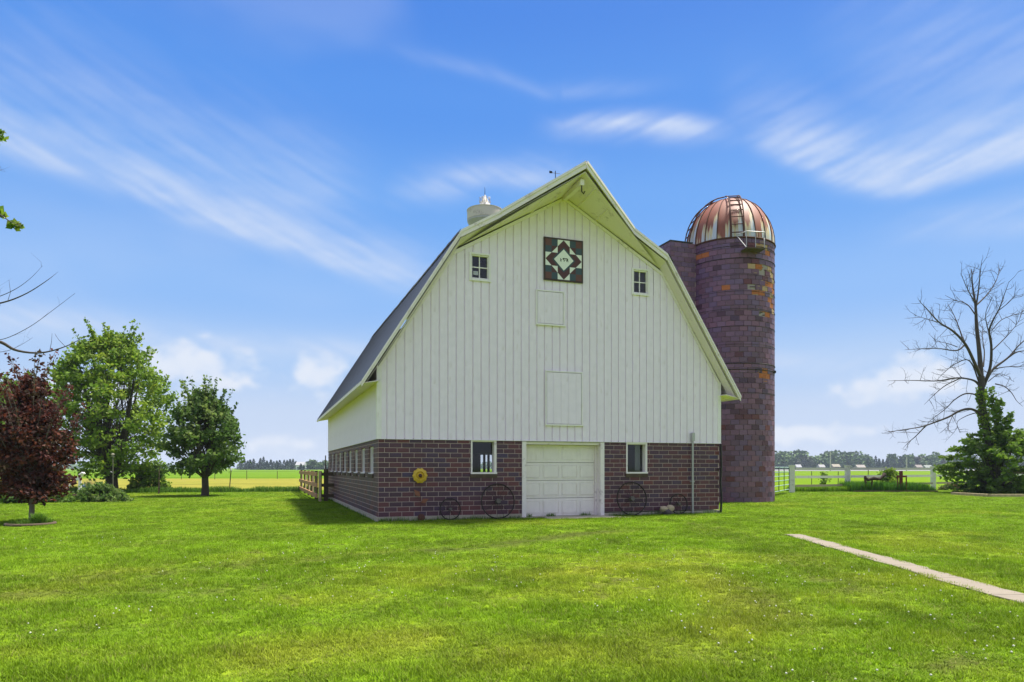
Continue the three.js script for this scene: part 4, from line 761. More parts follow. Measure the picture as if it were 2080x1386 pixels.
house(1747, 650, 7, 1.8, [0.39, 0.38, 0.37], [0.26, 0.23, 0.20], 'far long low white house above the rusty implement');
house(1865, 650, 5, 1.8, [0.27, 0.25, 0.23], [0.20, 0.17, 0.15], 'far brown-roofed house right of the farther utility pole');
house(1884, 660, 6, 1.6, [0.30, 0.30, 0.26], [0.21, 0.23, 0.20], 'far long house right above the third white post');
for (const [px, top, dp, lab] of [[1687, 918, 330, 'pale wooden utility pole nearer the farm gate'], [1842, 929, 334, 'pale wooden utility pole above the red iron cross']]) {
  const h = EYE + (CY - top) / F * dp, g = group('utility_pole', scene, V((px - CX) / F * dp, 0, -dp)); tag(g, lab, 'utility pole', 'utility poles along the road');
  add('pole', new Soup().tube([V(0, 0, 0), V(0, h, 0)], [0.28, 0.2], 8), std([0.5, 0.46, 0.4], 0.9), g); add('crossarm', new Soup().box(-0.9, 0.9, h - 0.6, h - 0.45, -0.28, -0.21), M.woodDark, g);
}

// ---------------------------------------------------------------- trees and plants
function leafCloud(list, size, colors, seed, opt = {}) {        // list of [x, y, z, scale?, tone?] -> one geometry of leaf faces
  const r = rng(seed), n = list.length, P = new Float32Array(n * 12), N = new Float32Array(n * 12), C = new Float32Array(n * 12), I = new Uint32Array(n * 6), a = V(0, 0, 0), b = V(0, 0, 0), c = V(0, 0, 0);
  for (let i = 0; i < n; i++) {
    const [x, y, z, sc = 1, tone] = list[i], s = size * sc * (0.65 + 0.7 * r());
    a.set(r() - 0.5, (r() - 0.5) * (opt.flat ?? 0.9), r() - 0.5).normalize(); b.set(r() - 0.5, r() - 0.5 - (opt.droop ?? 0.15), r() - 0.5).normalize(); c.copy(a).cross(b).normalize(); b.copy(c).cross(a).normalize();
    const flip = c.y < 0; if (flip) c.negate();
    const L = s * 0.62, Wd = s * 0.4, q = [[-L, 0], [0, -Wd], [L, 0], [0, Wd]];
    const k = Math.floor((tone ?? r()) * colors.length) % colors.length, t = 0.8 + 0.4 * r(), col = colors[k];
    for (let v = 0; v < 4; v++) { const o = i * 12 + v * 3, [u, w] = q[v]; P[o] = x + a.x * u + b.x * w; P[o + 1] = y + a.y * u + b.y * w; P[o + 2] = z + a.z * u + b.z * w; N[o] = c.x; N[o + 1] = c.y; N[o + 2] = c.z; C[o] = col[0] * t; C[o + 1] = col[1] * t; C[o + 2] = col[2] * t; }
    I.set(flip ? [i * 4, i * 4 + 2, i * 4 + 1, i * 4, i * 4 + 3, i * 4 + 2] : [i * 4, i * 4 + 1, i * 4 + 2, i * 4, i * 4 + 2, i * 4 + 3], i * 6);
  }
  const g = new THREE.BufferGeometry(); g.setAttribute('position', new THREE.BufferAttribute(P, 3)); g.setAttribute('normal', new THREE.BufferAttribute(N, 3)); g.setAttribute('color', new THREE.BufferAttribute(C, 3)); g.setIndex(new THREE.BufferAttribute(I, 1)); return g;
}
const leafMat = new THREE.MeshPhysicalMaterial({ vertexColors: true, roughness: 0.9, specularIntensity: 0.3, transmission: 0.5, thickness: 0, side: THREE.DoubleSide });
const farLeafMat = new THREE.MeshStandardMaterial({ vertexColors: true, roughness: 0.9, side: THREE.DoubleSide });
const gauss = (r) => (r() + r() + r() - 1.5) * 0.82;
// curve from a to b that leaves along da
const bend = (a, b, da, n = 6) => Array.from({ length: n + 1 }, (_, i) => { const t = i / n; return a.clone().lerp(b, t).addScaledVector(da, Math.sin(t * Math.PI) * 0.5); });
function tree(name, pos, o, label, category, grp) {
  const r = rng(o.seed), g = group(name, scene, pos); tag(g, label, category ?? 'tree', grp);
  const H = o.h, wood = new Soup(), leaves = [], forks = o.forks ?? 3, fy = o.fork ?? 1.6, tr = o.r ?? 0.16;
  const stems = [];
  if (forks > 1 || fy > 0) wood.tube([V(0, -0.15, 0), V(0.01, 0.1, 0), V(0.02, fy * 0.5, 0), V(0, fy, 0)], [tr * 1.5, tr * 1.15, tr, tr * 0.95], 10);
  for (let k = 0; k < forks; k++) { const a = (k + 0.3 * r()) / forks * 6.283 + (o.turn ?? 0), e = V(Math.cos(a) * H * (o.spread ?? 0.1) * (0.6 + 0.6 * r()), H * (0.72 + 0.16 * r()), Math.sin(a) * H * (o.spread ?? 0.1)); const c = bend(V(0, fy - 0.12, 0), e, V(Math.cos(a) * 0.35, 0, Math.sin(a) * 0.35), 8); wood.tube(c, c.map((_, i) => lerp(tr * 0.72, 0.02, i / 8)), 7); stems.push(c); }
  const env = o.env;                                            // env(t) -> crown half-width at height share t (0 bottom .. 1 top)
  for (let i = 0; i < o.clumps; i++) {
    let t = Math.pow(r(), o.bias ?? 0.9), y = lerp(o.y0, H, t), R = env(t) * (0.82 + 0.36 * fbm(i * 0.7, 4 + o.seed, 2)), a = r() * 6.283, q = Math.pow(r(), 0.42);
    const c = V(Math.cos(a) * R * q + (o.lean ?? 0) * t, y + (r() - 0.5) * 0.3, Math.sin(a) * R * q);
    const st = stems[Math.floor(r() * stems.length)], node = st[clamp(Math.floor(t * 7.5 * (0.35 + 0.5 * r())), 0, 7)];
    if (i % 2 === 0) { const b = bend(node, c, V(0, 0.25 * (r() - 0.2), 0), 4); wood.tube(b, b.map((_, j) => lerp(0.035, 0.007, j / 4)), 4, false); }
    const cr = (o.cr ?? 0.45) * (0.6 + 0.8 * r()), tone = r(), m = Math.round(o.per * (0.6 + 0.8 * r()));
    for (let j = 0; j < m; j++) leaves.push([c.x + gauss(r) * cr * 1.25, c.y + gauss(r) * cr * 0.7 - (o.drop ?? 0.1) * r(), c.z + gauss(r) * cr * 1.25, 1, clamp(tone * 0.75 + 0.25 * r(), 0, 0.999)]);
  }
  for (let i = 0; i < (o.shoots ?? 0); i++) {                   // single shoots that break the outline
    const t = 0.45 + 0.55 * r(), a = r() * 6.283, R = env(Math.min(t, 0.97)), b0 = V(Math.cos(a) * R * 0.8, lerp(o.y0, H, t) - 0.2, Math.sin(a) * R * 0.8), d = V(Math.cos(a) * 0.5, 0.5 + t * 0.7, Math.sin(a) * 0.5).multiplyScalar(0.5 + 0.7 * r());
    wood.tube([b0, b0.clone().add(d)], [0.012, 0.004], 4, false); const tone = r();
    for (let j = 0; j < 34; j++) { const s = r(); leaves.push([b0.x + d.x * s + gauss(r) * 0.14, b0.y + d.y * s + gauss(r) * 0.12, b0.z + d.z * s + gauss(r) * 0.14, 0.9, tone]); }
  }
  add('trunk', wood, o.bark ?? M.bark, g);
  add('crown', leafCloud(leaves, o.leaf, o.colors, o.seed + 1, o), o.mat ?? leafMat, g);
  return g;
}
const green1 = [[0.120, 0.216, 0.020], [0.172, 0.276, 0.023], [0.220, 0.319, 0.031], [0.140, 0.238, 0.022], [0.272, 0.349, 0.038]];
const green2 = [[0.068, 0.133, 0.025], [0.088, 0.163, 0.029], [0.118, 0.195, 0.035], [0.169, 0.234, 0.052], [0.075, 0.144, 0.023]];
const green3 = [[0.083, 0.166, 0.020], [0.112, 0.194, 0.022], [0.138, 0.223, 0.026]];
const purple = [[0.061, 0.017, 0.016], [0.084, 0.022, 0.019], [0.120, 0.031, 0.020], [0.046, 0.020, 0.017], [0.153, 0.047, 0.026], [0.061, 0.036, 0.017]];
const px2m = (d) => d / F;
{ // big tree
  const p = gnd(226, 1001), s = 41.3 / F;
  tree('maple_tree', p, { seed: 201, h: 9.2, y0: 1.15, fork: 0.9, forks: 5, r: 0.34, spread: 0.2, leaf: 0.175, clumps: 300, per: 66, cr: 0.5, shoots: 80, lean: -0.2, bias: 0.85, env: (t) => 3.5 * Math.pow(Math.sin(Math.PI * clamp(0.16 + 0.80 * t)), 0.75), colors: green1 }, 'tallest light green spreading tree behind the garden bed');
  tree('ash_tree', gnd(416, 1008), { seed: 211, h: 5.2, y0: 1.35, fork: 1.0, forks: 4, r: 0.17, spread: 0.13, leaf: 0.16, clumps: 190, per: 56, cr: 0.36, shoots: 50, bias: 0.95, env: (t) => 1.85 * Math.pow(Math.sin(Math.PI * clamp(0.24 + 0.72 * t)), 0.8), colors: green2 }, 'medium dark green tree with forked trunk standing alone on the lawn');
  tree('maple_tree', gnd(18, 1010), { seed: 221, h: 5.6, y0: 1.9, fork: 1.9, forks: 3, r: 0.16, spread: 0.15, leaf: 0.2, clumps: 170, per: 40, cr: 0.5, shoots: 20, env: (t) => 2.2 * Math.pow(Math.sin(Math.PI * clamp(0.2 + 0.76 * t)), 0.8), colors: green3 }, 'green tree at the left edge behind the purple maple');
  tree('purple_maple_tree', gnd(63, 1062), { seed: 231, h: 3.75, y0: 0.8, fork: 1.15, forks: 4, r: 0.062, spread: 0.1, leaf: 0.085, clumps: 230, per: 74, cr: 0.23, shoots: 46, droop: 0.3, bias: 1.25, bark: std([0.26, 0.22, 0.18], 0.9, { map: rustWoodT }), env: (t) => 1.14 * Math.pow(Math.sin(Math.PI * clamp(0.22 + 0.77 * t)), 0.85) * (1 - 0.3 * t), colors: purple }, 'young dark red maple with slim trunk in a ringed bed');
  tree('tree_sapling', gnd(323, 1003.5), { seed: 241, h: 1.75, y0: 0.95, fork: 0.9, forks: 2, r: 0.02, spread: 0.05, leaf: 0.13, clumps: 14, per: 45, cr: 0.2, env: () => 0.25, colors: green3 }, 'small sapling tied to a stake left of the medium tree', 'sapling');
}
function bush(name, px, py, w, h, dz, seed, colors, label, opt = {}) {   // leafy mound; w, h in metres
  const r = rng(seed), p = gnd(px, py), g = group(name, scene, p); tag(g, label, opt.category ?? 'shrub', opt.group);
  const wood = new Soup(), L = [], n = opt.clumps ?? 60, per = opt.per ?? 45;
  for (let i = 0; i < n; i++) {
    const a = r() * 6.283, q = Math.sqrt(r()), y = h * (0.06 + 0.94 * Math.pow(r(), 0.8)), k = Math.sqrt(Math.max(0.05, 1 - Math.pow(y / h, 2.2))), c = V(Math.cos(a) * q * w / 2 * k, y * (0.75 + 0.5 * fbm(i * 0.6, seed, 2)), Math.sin(a) * q * dz / 2 * k), tone = r(), cr = (opt.cr ?? 0.2) * (0.6 + 0.8 * r());
    if (i % 4 === 0) { const b = bend(V(c.x * 0.3, 0, c.z * 0.3), c, V(0, 0.1, 0), 3); wood.tube(b, [0.02, 0.015, 0.01, 0.005], 4, false); }
    for (let j = 0; j < per; j++) L.push([c.x + gauss(r) * cr * 1.3, Math.max(0.02, c.y + gauss(r) * cr), c.z + gauss(r) * cr * 1.3, 1, clamp(tone * 0.7 + 0.3 * r(), 0, 0.999)]);
  }
  add('stems', wood, M.bark, g); add('foliage', leafCloud(L, opt.leaf ?? 0.13, colors, seed + 1), leafMat, g); return g;
}
// grass-like blades as one geometry
function blades(n, seed, spot, h0, h1, w, colors, bendy = 0.4) {
  const r = rng(seed), S = new Soup(); S.tint(colors[0]);
  for (let i = 0; i < n; i++) { const [x, z, k = 1] = spot(r), h = lerp(h0, h1, r()) * k, a = r() * 6.283, d = V(Math.cos(a), 0, Math.sin(a)), s = V(-d.z, 0, d.x), b = bendy * h * r(), c = colors[Math.floor(r() * colors.length)], t = 0.8 + 0.4 * r(); S.tint(c.map((v) => v * t)); const p0 = V(x, -0.02, z), p1 = p0.clone().addScaledVector(d, b * 0.3).add(V(0, h * 0.6, 0)), p2 = p0.clone().addScaledVector(d, b).add(V(0, h, 0)); S.face([p0.clone().addScaledVector(s, -w / 2), p0.clone().addScaledVector(s, w / 2), p1.clone().addScaledVector(s, w * 0.4), p1.clone().addScaledVector(s, -w * 0.4)]); S.face([p1.clone().addScaledVector(s, -w * 0.4), p1.clone().addScaledVector(s, w * 0.4), p2]); }
  return S;
}
const bladeMat = new THREE.MeshPhysicalMaterial({ vertexColors: true, roughness: 0.9, specularIntensity: 0.25, transmission: 0.4, thickness: 0, side: THREE.DoubleSide });
const lawnCols = [[0.12, 0.25, 0.010], [0.15, 0.28, 0.012], [0.19, 0.30, 0.016]], deepCols = [[0.07, 0.16, 0.012], [0.09, 0.19, 0.015], [0.115, 0.22, 0.02]];
{ // maple's ring bed
  const p = gnd(63, 1067), g = group('tree_ring_bed', scene, p); tag(g, 'low brown ring of edging with grassy plants round the purple maple', 'plant bed');
  const ring = new THREE.TorusGeometry(0.52, 0.045, 6, 40); ring.rotateX(Math.PI / 2); ring.translate(0, 0.03, 0.02); add('edging', ring, M.woodDark, g);
  add('blades', blades(900, 51, (r) => { const a = r() * 6.283, q = Math.sqrt(r()) * 0.48; return [Math.cos(a) * q, Math.sin(a) * q, 1]; }, 0.08, 0.22, 0.014, deepCols, 0.7), bladeMat, g);
  add('leafy_clump', blades(420, 52, (r) => [0.26 + gauss(r) * 0.13, 0.1 + gauss(r) * 0.12, 1], 0.18, 0.36, 0.03, deepCols, 0.9), bladeMat, g);
}
// garden bed at the left
bush('garden_shrub', 205, 1020, 2.3, 0.62, 1.4, 301, green2, 'low green shrub in the garden bed under the tallest tree', { clumps: 80, cr: 0.2, leaf: 0.11 });
bush('garden_shrub', 44, 1023, 1.6, 0.75, 1.2, 302, green2, 'low shrub in the garden bed directly behind the purple maple trunk', { clumps: 60, cr: 0.2, leaf: 0.11 });
bush('garden_shrub', 110, 1021, 1.9, 0.35, 1.1, 303, green3, 'low ground-hugging shrub below the white slanted beam', { clumps: 45, cr: 0.16, leaf: 0.1 });
bush('garden_shrub', 2, 1024, 1.6, 0.42, 1.1, 304, green3, 'low shrub at the left edge of the garden bed', { clumps: 45, cr: 0.16, leaf: 0.1 });
bush('garden_shrub', 300, 1000, 2.4, 1.3, 1.4, 305, green1, 'leafy suckers at the foot of the tallest tree, right side', { clumps: 44, cr: 0.26, leaf: 0.17 });
{
  const p = gnd(162, 1015), k = -p.z / F, g = group('hand_pump', scene, p); tag(g, 'white painted garden pump post with long slanting beam', 'garden pump');
  const X = (px) => (px - 162) * k, Y = (py) => EYE + (CY - py) * k;
  add('post', new Soup().tube([V(0, -0.05, 0), V(0, Y(970), 0), V(0, Y(966), 0)], [0.07, 0.065, 0.05], 10), M.whitePaint, g);
  add('collar', new Soup().tube([V(0, Y(998), 0), V(0, Y(994), 0)], 0.1, 10), M.whitePaint, g);
  add('beam', new Soup().beam(V(X(171), Y(961), 0), V(X(112), Y(1012), 0), 0.1, 0.1), M.whitePaint, g);
  add('spout', new Soup().tube([V(X(162), Y(966), 0.05), V(X(168), Y(961), 0.05), V(X(172), Y(963), 0.05)], 0.05, 8), M.whitePaint, g);
  add('foot_board', new Soup().beam(V(X(96), Y(1012), 0.1), V(X(112), Y(1013), 0.1), 0.2, 0.07), std([0.25, 0.14, 0.12], 0.8), g);
  const q = gnd(142, 1017), b = group('barrel_planter', scene, q); tag(b, 'half barrel planter of brown wood beside the white pump', 'planter');
  add('tub', new Soup().lathe([[0.2, 0], [0.25, 0.14], [0.25, 0.28], [0.23, 0.28], [0.22, 0.2]], V(0, 0, 0), 20), std([0.10, 0.05, 0.035], 0.85, { map: rustWoodT }), b); add('soil', new Soup().lathe([[0.23, 0.21], [0.001, 0.24]], V(0, 0, 0), 16), M.dark, b); add('hoop', new Soup().lathe([[0.257, 0.16], [0.257, 0.19]], V(0, 0, 0), 20), M.iron, b);
  add('plant', blades(60, 53, (r) => [gauss(r) * 0.1, gauss(r) * 0.1, 1], 0.35, 0.6, 0.015, deepCols, 0.5), bladeMat, b);
  const t = gnd(177, 1012), og = group('ornamental_grass', scene, t); tag(og, 'round tuft of tan ornamental grass in the garden bed', 'ornamental grass');
  add('blades', blades(900, 54, (r) => [gauss(r) * 0.12, gauss(r) * 0.12, 1], 0.5, 0.98, 0.012, [[0.32, 0.25, 0.13], [0.38, 0.3, 0.17], [0.24, 0.2, 0.1]], 0.9), bladeMat, og);
  const ball = new THREE.SphereGeometry(0.17, 20, 14); const bo = add('gazing_ball', ball, std([0.03, 0.05, 0.12], 0.25, { metalness: 0.4 })); bo.position.copy(t).add(V(0.05, 0.52, 0.42)); tag(bo, 'dark blue ball in front of the tan ornamental grass', 'garden ornament');
  const st = add('ball_stand', new Soup().tube([V(0, -0.02, 0), V(0, 0.38, 0)], [0.06, 0.04], 8), M.iron); st.position.copy(t).add(V(0.05, 0, 0.42)); tag(st, 'short dark stand carrying the blue garden ball', 'stand');
  const bp = gnd(229, 1010), h = EYE + (CY - 928) * (-bp.z / F), bf = group('feeder_pole', scene, bp); tag(bf, 'slim pale pole with small feeder in front of tallest tree', 'bird feeder');
  add('pole', new Soup().tube([V(0, 0, 0), V(0, h, 0)], 0.02, 6), std([0.16, 0.155, 0.11], 0.8), bf); add('feeder', new Soup().lathe([[0.001, h - 0.02], [0.06, h - 0.01], [0.055, h + 0.1], [0.09, h + 0.11], [0.001, h + 0.18]], V(0, 0, 0), 12), std([0.2, 0.19, 0.14], 0.8), bf); add('arm', new Soup().tube([V(0, h - 0.8, 0), V(-0.12, h - 0.75, 0)], 0.02, 5), M.galv, bf);
}
// ---- the dead tree at the right and the big bush round its foot
function limbs(name, depth, main, twigs, seed, mat, label, opt = {}) {
  const g = group(name, scene, opt.base); tag(g, label, 'tree'); const r = rng(seed), o = opt.base, trunk = new Soup(), B = [];
  main.forEach(([pts, r0, r1], i) => { const dz = (r() - 0.5) * (opt.spreadZ ?? 2.6), z0 = i ? opt.z0 ?? 0 : 0, n = pts.length, P = pts.map(([x, y], j) => at(x, y, depth + (i ? dz * j / (n - 1) : 0) + z0 * 0).sub(o)); const curve = new THREE.CatmullRomCurve3(P), C = curve.getPoints(n * 4), R = C.map((_, j) => lerp(r0, r1, j / (C.length - 1)) * (opt.thin ?? 1)); (i === 0 ? trunk : trunk).tube(C, R, i === 0 ? 10 : 6); B.push([C, r0, r1]); });
  const tips = [];
  const sprout = (C, r0, lev) => {
    const L = C[0].distanceTo(C[C.length - 1]), m = Math.max(3, Math.round(L * (lev ? 3.2 : twigs)));
    for (let k = 0; k < m; k++) {
      const t = 0.22 + 0.78 * r(), i = clamp(Math.floor(t * (C.length - 1)), 0, C.length - 2), p = C[i].clone().lerp(C[i + 1], r()), d = C[i + 1].clone().sub(C[i]).normalize(), a = V(r() - 0.5, (r() - 0.5) * 0.8 + (opt.up ?? 0.12), r() - 0.5).normalize(), dir = d.multiplyScalar(0.8).addScaledVector(a, 0.95).normalize(), len = (lev ? 0.25 + 0.3 * r() : 0.5 + 1.0 * r()) * (1.1 - 0.5 * t) * (opt.tl ?? 1);
      const pts = [p, p.clone().addScaledVector(dir, len * 0.5).add(V(gauss(r) * 0.06, gauss(r) * 0.06, gauss(r) * 0.06)), p.clone().addScaledVector(dir, len).add(V(gauss(r) * 0.12, 0.04 + gauss(r) * 0.12, gauss(r) * 0.12))];
      const rr = Math.min(r0 * 0.5, lev ? 0.008 : 0.014) * (opt.tr ?? 1); trunk.tube(pts, [rr, rr * 0.75, rr * 0.4], 4, false); tips.push(pts[2]); if (!lev && len > 0.55) sprout(pts, rr, 1);
    }
  };
  B.forEach(([C, r0], i) => { if (i) sprout(C, r0, 0); });
  add('trunk', trunk, mat, g); return { g, tips, B };
}
{
  const base = gnd(2010, 1002), D = -base.z;
  const { g, B } = limbs('dead_tree', D, [
    [[[2012, 1004], [2010, 960], [2012, 913], [2003, 870], [1998, 839], [1994, 800], [1994, 765]], 0.34, 0.24],
    [[[1994, 775], [1990, 718], [1984, 660], [1982, 621], [1976, 580], [1974, 547]], 0.2, 0.02], [[[1982, 630], [1988, 590], [1992, 550], [1995, 528]], 0.07, 0.012], [[[1984, 620], [2006, 598], [2024, 570], [2032, 545]], 0.07, 0.012], [[[1979, 612], [1966, 588], [1952, 556]], 0.05, 0.012], [[[1982, 640], [1964, 618], [1940, 610], [1920, 600]], 0.05, 0.012],
    [[[1992, 765], [1982, 742], [1961, 699], [1935, 672], [1908, 655], [1885, 630], [1868, 612]], 0.14, 0.016], [[[1958, 694], [1948, 665], [1938, 640], [1925, 616]], 0.06, 0.01], [[[1906, 655], [1882, 648], [1856, 640]], 0.04, 0.01], [[[1961, 700], [1945, 712], [1905, 708], [1870, 709], [1838, 711]], 0.07, 0.01], [[[1945, 705], [1925, 698], [1895, 692]], 0.04, 0.01],
    [[[1990, 780], [1975, 740], [1964, 731], [1940, 740], [1915, 760], [1902, 775]], 0.06, 0.01], [[[1990, 783], [1980, 774], [1948, 768], [1905, 774], [1850, 773], [1803, 774]], 0.1, 0.012], [[[1950, 769], [1920, 784], [1895, 805], [1878, 822]], 0.05, 0.01],
    [[[1996, 812], [1985, 803], [1962, 800], [1940, 812], [1922, 830], [1896, 850], [1886, 858]], 0.08, 0.012], [[[1998, 846], [1988, 838], [1971, 831], [1950, 835], [1928, 847], [1900, 858], [1873, 867], [1830, 874], [1797, 879]], 0.13, 0.014], [[[1880, 866], [1862, 885], [1845, 900], [1834, 912]], 0.05, 0.008], [[[1985, 838], [1962, 846], [1945, 858], [1950, 880]], 0.04, 0.008], [[[1935, 846], [1928, 862], [1922, 880]], 0.03, 0.008],
    [[[1998, 785], [2006, 768], [2018, 750], [2049, 726], [2070, 702], [2110, 668]], 0.14, 0.03], [[[2048, 727], [2065, 716], [2085, 712], [2130, 700]], 0.07, 0.015], [[[2020, 750], [2040, 746], [2080, 744], [2120, 738]], 0.05, 0.01],
    [[[2002, 775], [2012, 745], [2014, 702], [2010, 671], [2018, 650], [2030, 628], [2040, 600], [2050, 572]], 0.12, 0.014], [[[2016, 712], [2035, 694], [2053, 675], [2068, 655], [2079, 630]], 0.05, 0.01], [[[2014, 690], [2005, 660], [2003, 635], [2016, 605]], 0.05, 0.01], [[[1998, 745], [2000, 715], [1996, 685], [1997, 662]], 0.06, 0.01], [[[2030, 630], [2048, 616], [2066, 598]], 0.04, 0.008], [[[2016, 670], [2035, 650], [2060, 640], [2078, 634]], 0.04, 0.008],
    [[[2022, 780], [2040, 785], [2055, 798], [2066, 815], [2078, 826]], 0.05, 0.01], [[[2008, 775], [2030, 760], [2052, 766]], 0.04, 0.01],
  ], 3.0, 401, M.deadBark, 'bare dead tree with ivy on its trunk at the right', { base, spreadZ: 4, thin: 0.72 });
  const r = rng(402), L = []; const C = B[0][0];                // ivy on the trunk
  for (let i = 0; i < 1500; i++) { const t = r() * 0.9, k = clamp(Math.floor(t * (C.length - 1)), 0, C.length - 2), p = C[k], a = r() * 6.283, q = 0.24 + 0.16 * r() * (1.1 - t); L.push([p.x + Math.cos(a) * q, p.y + (r() - 0.5) * 0.4, p.z + Math.sin(a) * q, 1]); }
  add('ivy', leafCloud(L, 0.13, green1, 403), leafMat, g);
  // bush of loose pinnate sprays
  const b = group('large_bush', scene, gnd(2005, 1001).add(V(0, 0, 0.9))); tag(b, 'large loose green bush round the foot of the dead tree', 'bush'); const rb = rng(405), W = new Soup(), LL = [];
  for (let i = 0; i < 230; i++) {
    const a = rb() * 6.283, q = Math.sqrt(rb()), y = 3.5 * Math.pow(rb(), 1.1), k = y < 1.2 ? 0.62 + 0.32 * y : y < 2.2 ? 1 : Math.max(0.25, 1 - (y - 2.2) / 2.2), c = V(Math.cos(a) * q * 2.75 * k + 0.2, y, Math.sin(a) * q * 1.9 * k), tone = rb(), d = V(Math.cos(a), -0.15 + 0.3 * rb(), Math.sin(a)).multiplyScalar(0.55 + 0.3 * rb());
    if (i % 2 === 0) { const s = bend(V(gauss(rb) * 0.3, 0, gauss(rb) * 0.3), c, V(0, 0.4, 0), 4); W.tube(s, [0.035, 0.028, 0.02, 0.012, 0.006], 4, false); }
    for (let j = 0; j < 44; j++) { const s = rb(); LL.push([c.x + d.x * s + gauss(rb) * 0.24, c.y + d.y * s + gauss(rb) * 0.2, c.z + d.z * s + gauss(rb) * 0.24, 1, clamp(tone * 0.7 + 0.3 * rb(), 0, 0.999)]); }
  }
  for (const [tx, ty] of [[2018, 800], [2030, 812], [2024, 830], [2055, 838], [2045, 850], [2012, 790]]) { const c = at(tx, ty, D - 0.8).sub(b.position), s = bend(V(0.3, 1.5, 0), c, V(0, 0.3, 0), 5); W.tube(s, [0.03, 0.028, 0.022, 0.018, 0.012, 0.006], 4, false); for (let j = 0; j < 170; j++) { const t = Math.sqrt(rb()), p = s[0].clone().lerp(c, t); LL.push([p.x + gauss(rb) * 0.26, p.y + gauss(rb) * 0.2, p.z + gauss(rb) * 0.26, 1, rb()]); } }
  add('stems', W, M.bark, b); add('foliage', leafCloud(LL, 0.19, green3.concat(green1.slice(0, 2)), 406, { flat: 0.5 }), leafMat, b);
}
// tall grass bed and rough margins along the fences
{
  const p0 = gnd(1733, 1000), p1 = gnd(1903, 1000), b = add('tall_grass', blades(9000, 61, (r) => { const t = r(); return [lerp(p0.x, p1.x, t), p0.z - 2.0 * r(), (0.75 + 0.3 * fbm(t * 9, 3, 3)) * (t > 0.93 ? 0.6 : 1)]; }, 0.35, 0.78, 0.03, [[0.065, 0.18, 0.014], [0.085, 0.215, 0.016], [0.055, 0.15, 0.012]], 0.5), bladeMat); tag(b, 'bed of tall uncut grass in front of the white fence', 'grass', null, 'stuff');
  const lb = add('grass_bed_edging', new Soup().box(p0.x, p1.x, -0.02, 0.09, p0.z + 0.02, p0.z + 0.14), M.woodDark); tag(lb, 'low dark board edging along the tall grass bed', 'edging');
  bush('weed_clump', 1805, 996, 1.7, 1.35, 1.2, 306, green1, 'bright green weeds growing up through the rusty implement', { clumps: 46, cr: 0.18, leaf: 0.11 });
  bush('weed_clump', 1672, 992, 0.8, 1.0, 0.6, 307, green1, 'thin weeds behind the white fence left of its middle post', { clumps: 12, cr: 0.16, leaf: 0.12, per: 26 });
  bush('weed_clump', 1935, 996, 2.2, 0.35, 1.0, 308, [[0.16, 0.13, 0.05], [0.09, 0.14, 0.03], [0.2, 0.11, 0.06]], 'low brownish weeds between third white post and large bush', { clumps: 34, cr: 0.14, leaf: 0.1 });
  tag(add('rough_grass', blades(5200, 62, (r) => { const t = r(), p = gnd(lerp(1612, 1735, t), 999.5); return [p.x, p.z - 1.2 * r(), 1]; }, 0.15, 0.42, 0.03, lawnCols, 0.6), bladeMat), 'rough uncut grass under the white fence boards', 'grass', null, 'stuff');
  tag(add('field_margin_grass', blades(12000, 63, (r) => { const t = r(), p = gnd(lerp(-20, 640, t), lerp(1003, 998.5, t)); return [p.x + gauss(r) * 0.3, p.z - 0.9 * gauss(r), 0.5 + fbm(p.x * 0.8, 2, 3)]; }, 0.12, 0.38, 0.035, deepCols, 0.6), bladeMat), 'strip of rough grass where the lawn meets the hay field', 'grass', null, 'stuff');
  tag(add('wall_foot_weeds', blades(1500, 64, (r) => { const d = r(), p = d < 0.5 ? barnPt(lerp(0, 4.1, r()), 0, 0.08 + 0.08 * r()) : d < 0.75 ? barnPt(lerp(6.9, BW, r()), 0, 0.07 + 0.1 * r()) : barnPt(-0.08 - 0.12 * r(), 0, -BL * r()); return [p.x, p.z, 0.5 + fbm(p.x * 3, p.z * 3, 2)]; }, 0.05, 0.16, 0.012, deepCols, 0.8), bladeMat), 'short weeds along the foot of the barn walls', 'weeds', null, 'stuff');
  tag(add('door_weeds', blades(260, 65, (r) => { const c = [4.4, 5.0, 5.15, 6.1, 6.3, 6.75][Math.floor(r() * 6)], p = barnPt(c + gauss(r) * 0.12, 0, 0.0 + gauss(r) * 0.04 - 0.1); return [p.x, p.z, 1]; }, 0.06, 0.17, 0.014, deepCols, 0.9), bladeMat), 'small weeds growing at the sill of the garage door', 'weeds', null, 'stuff');
}
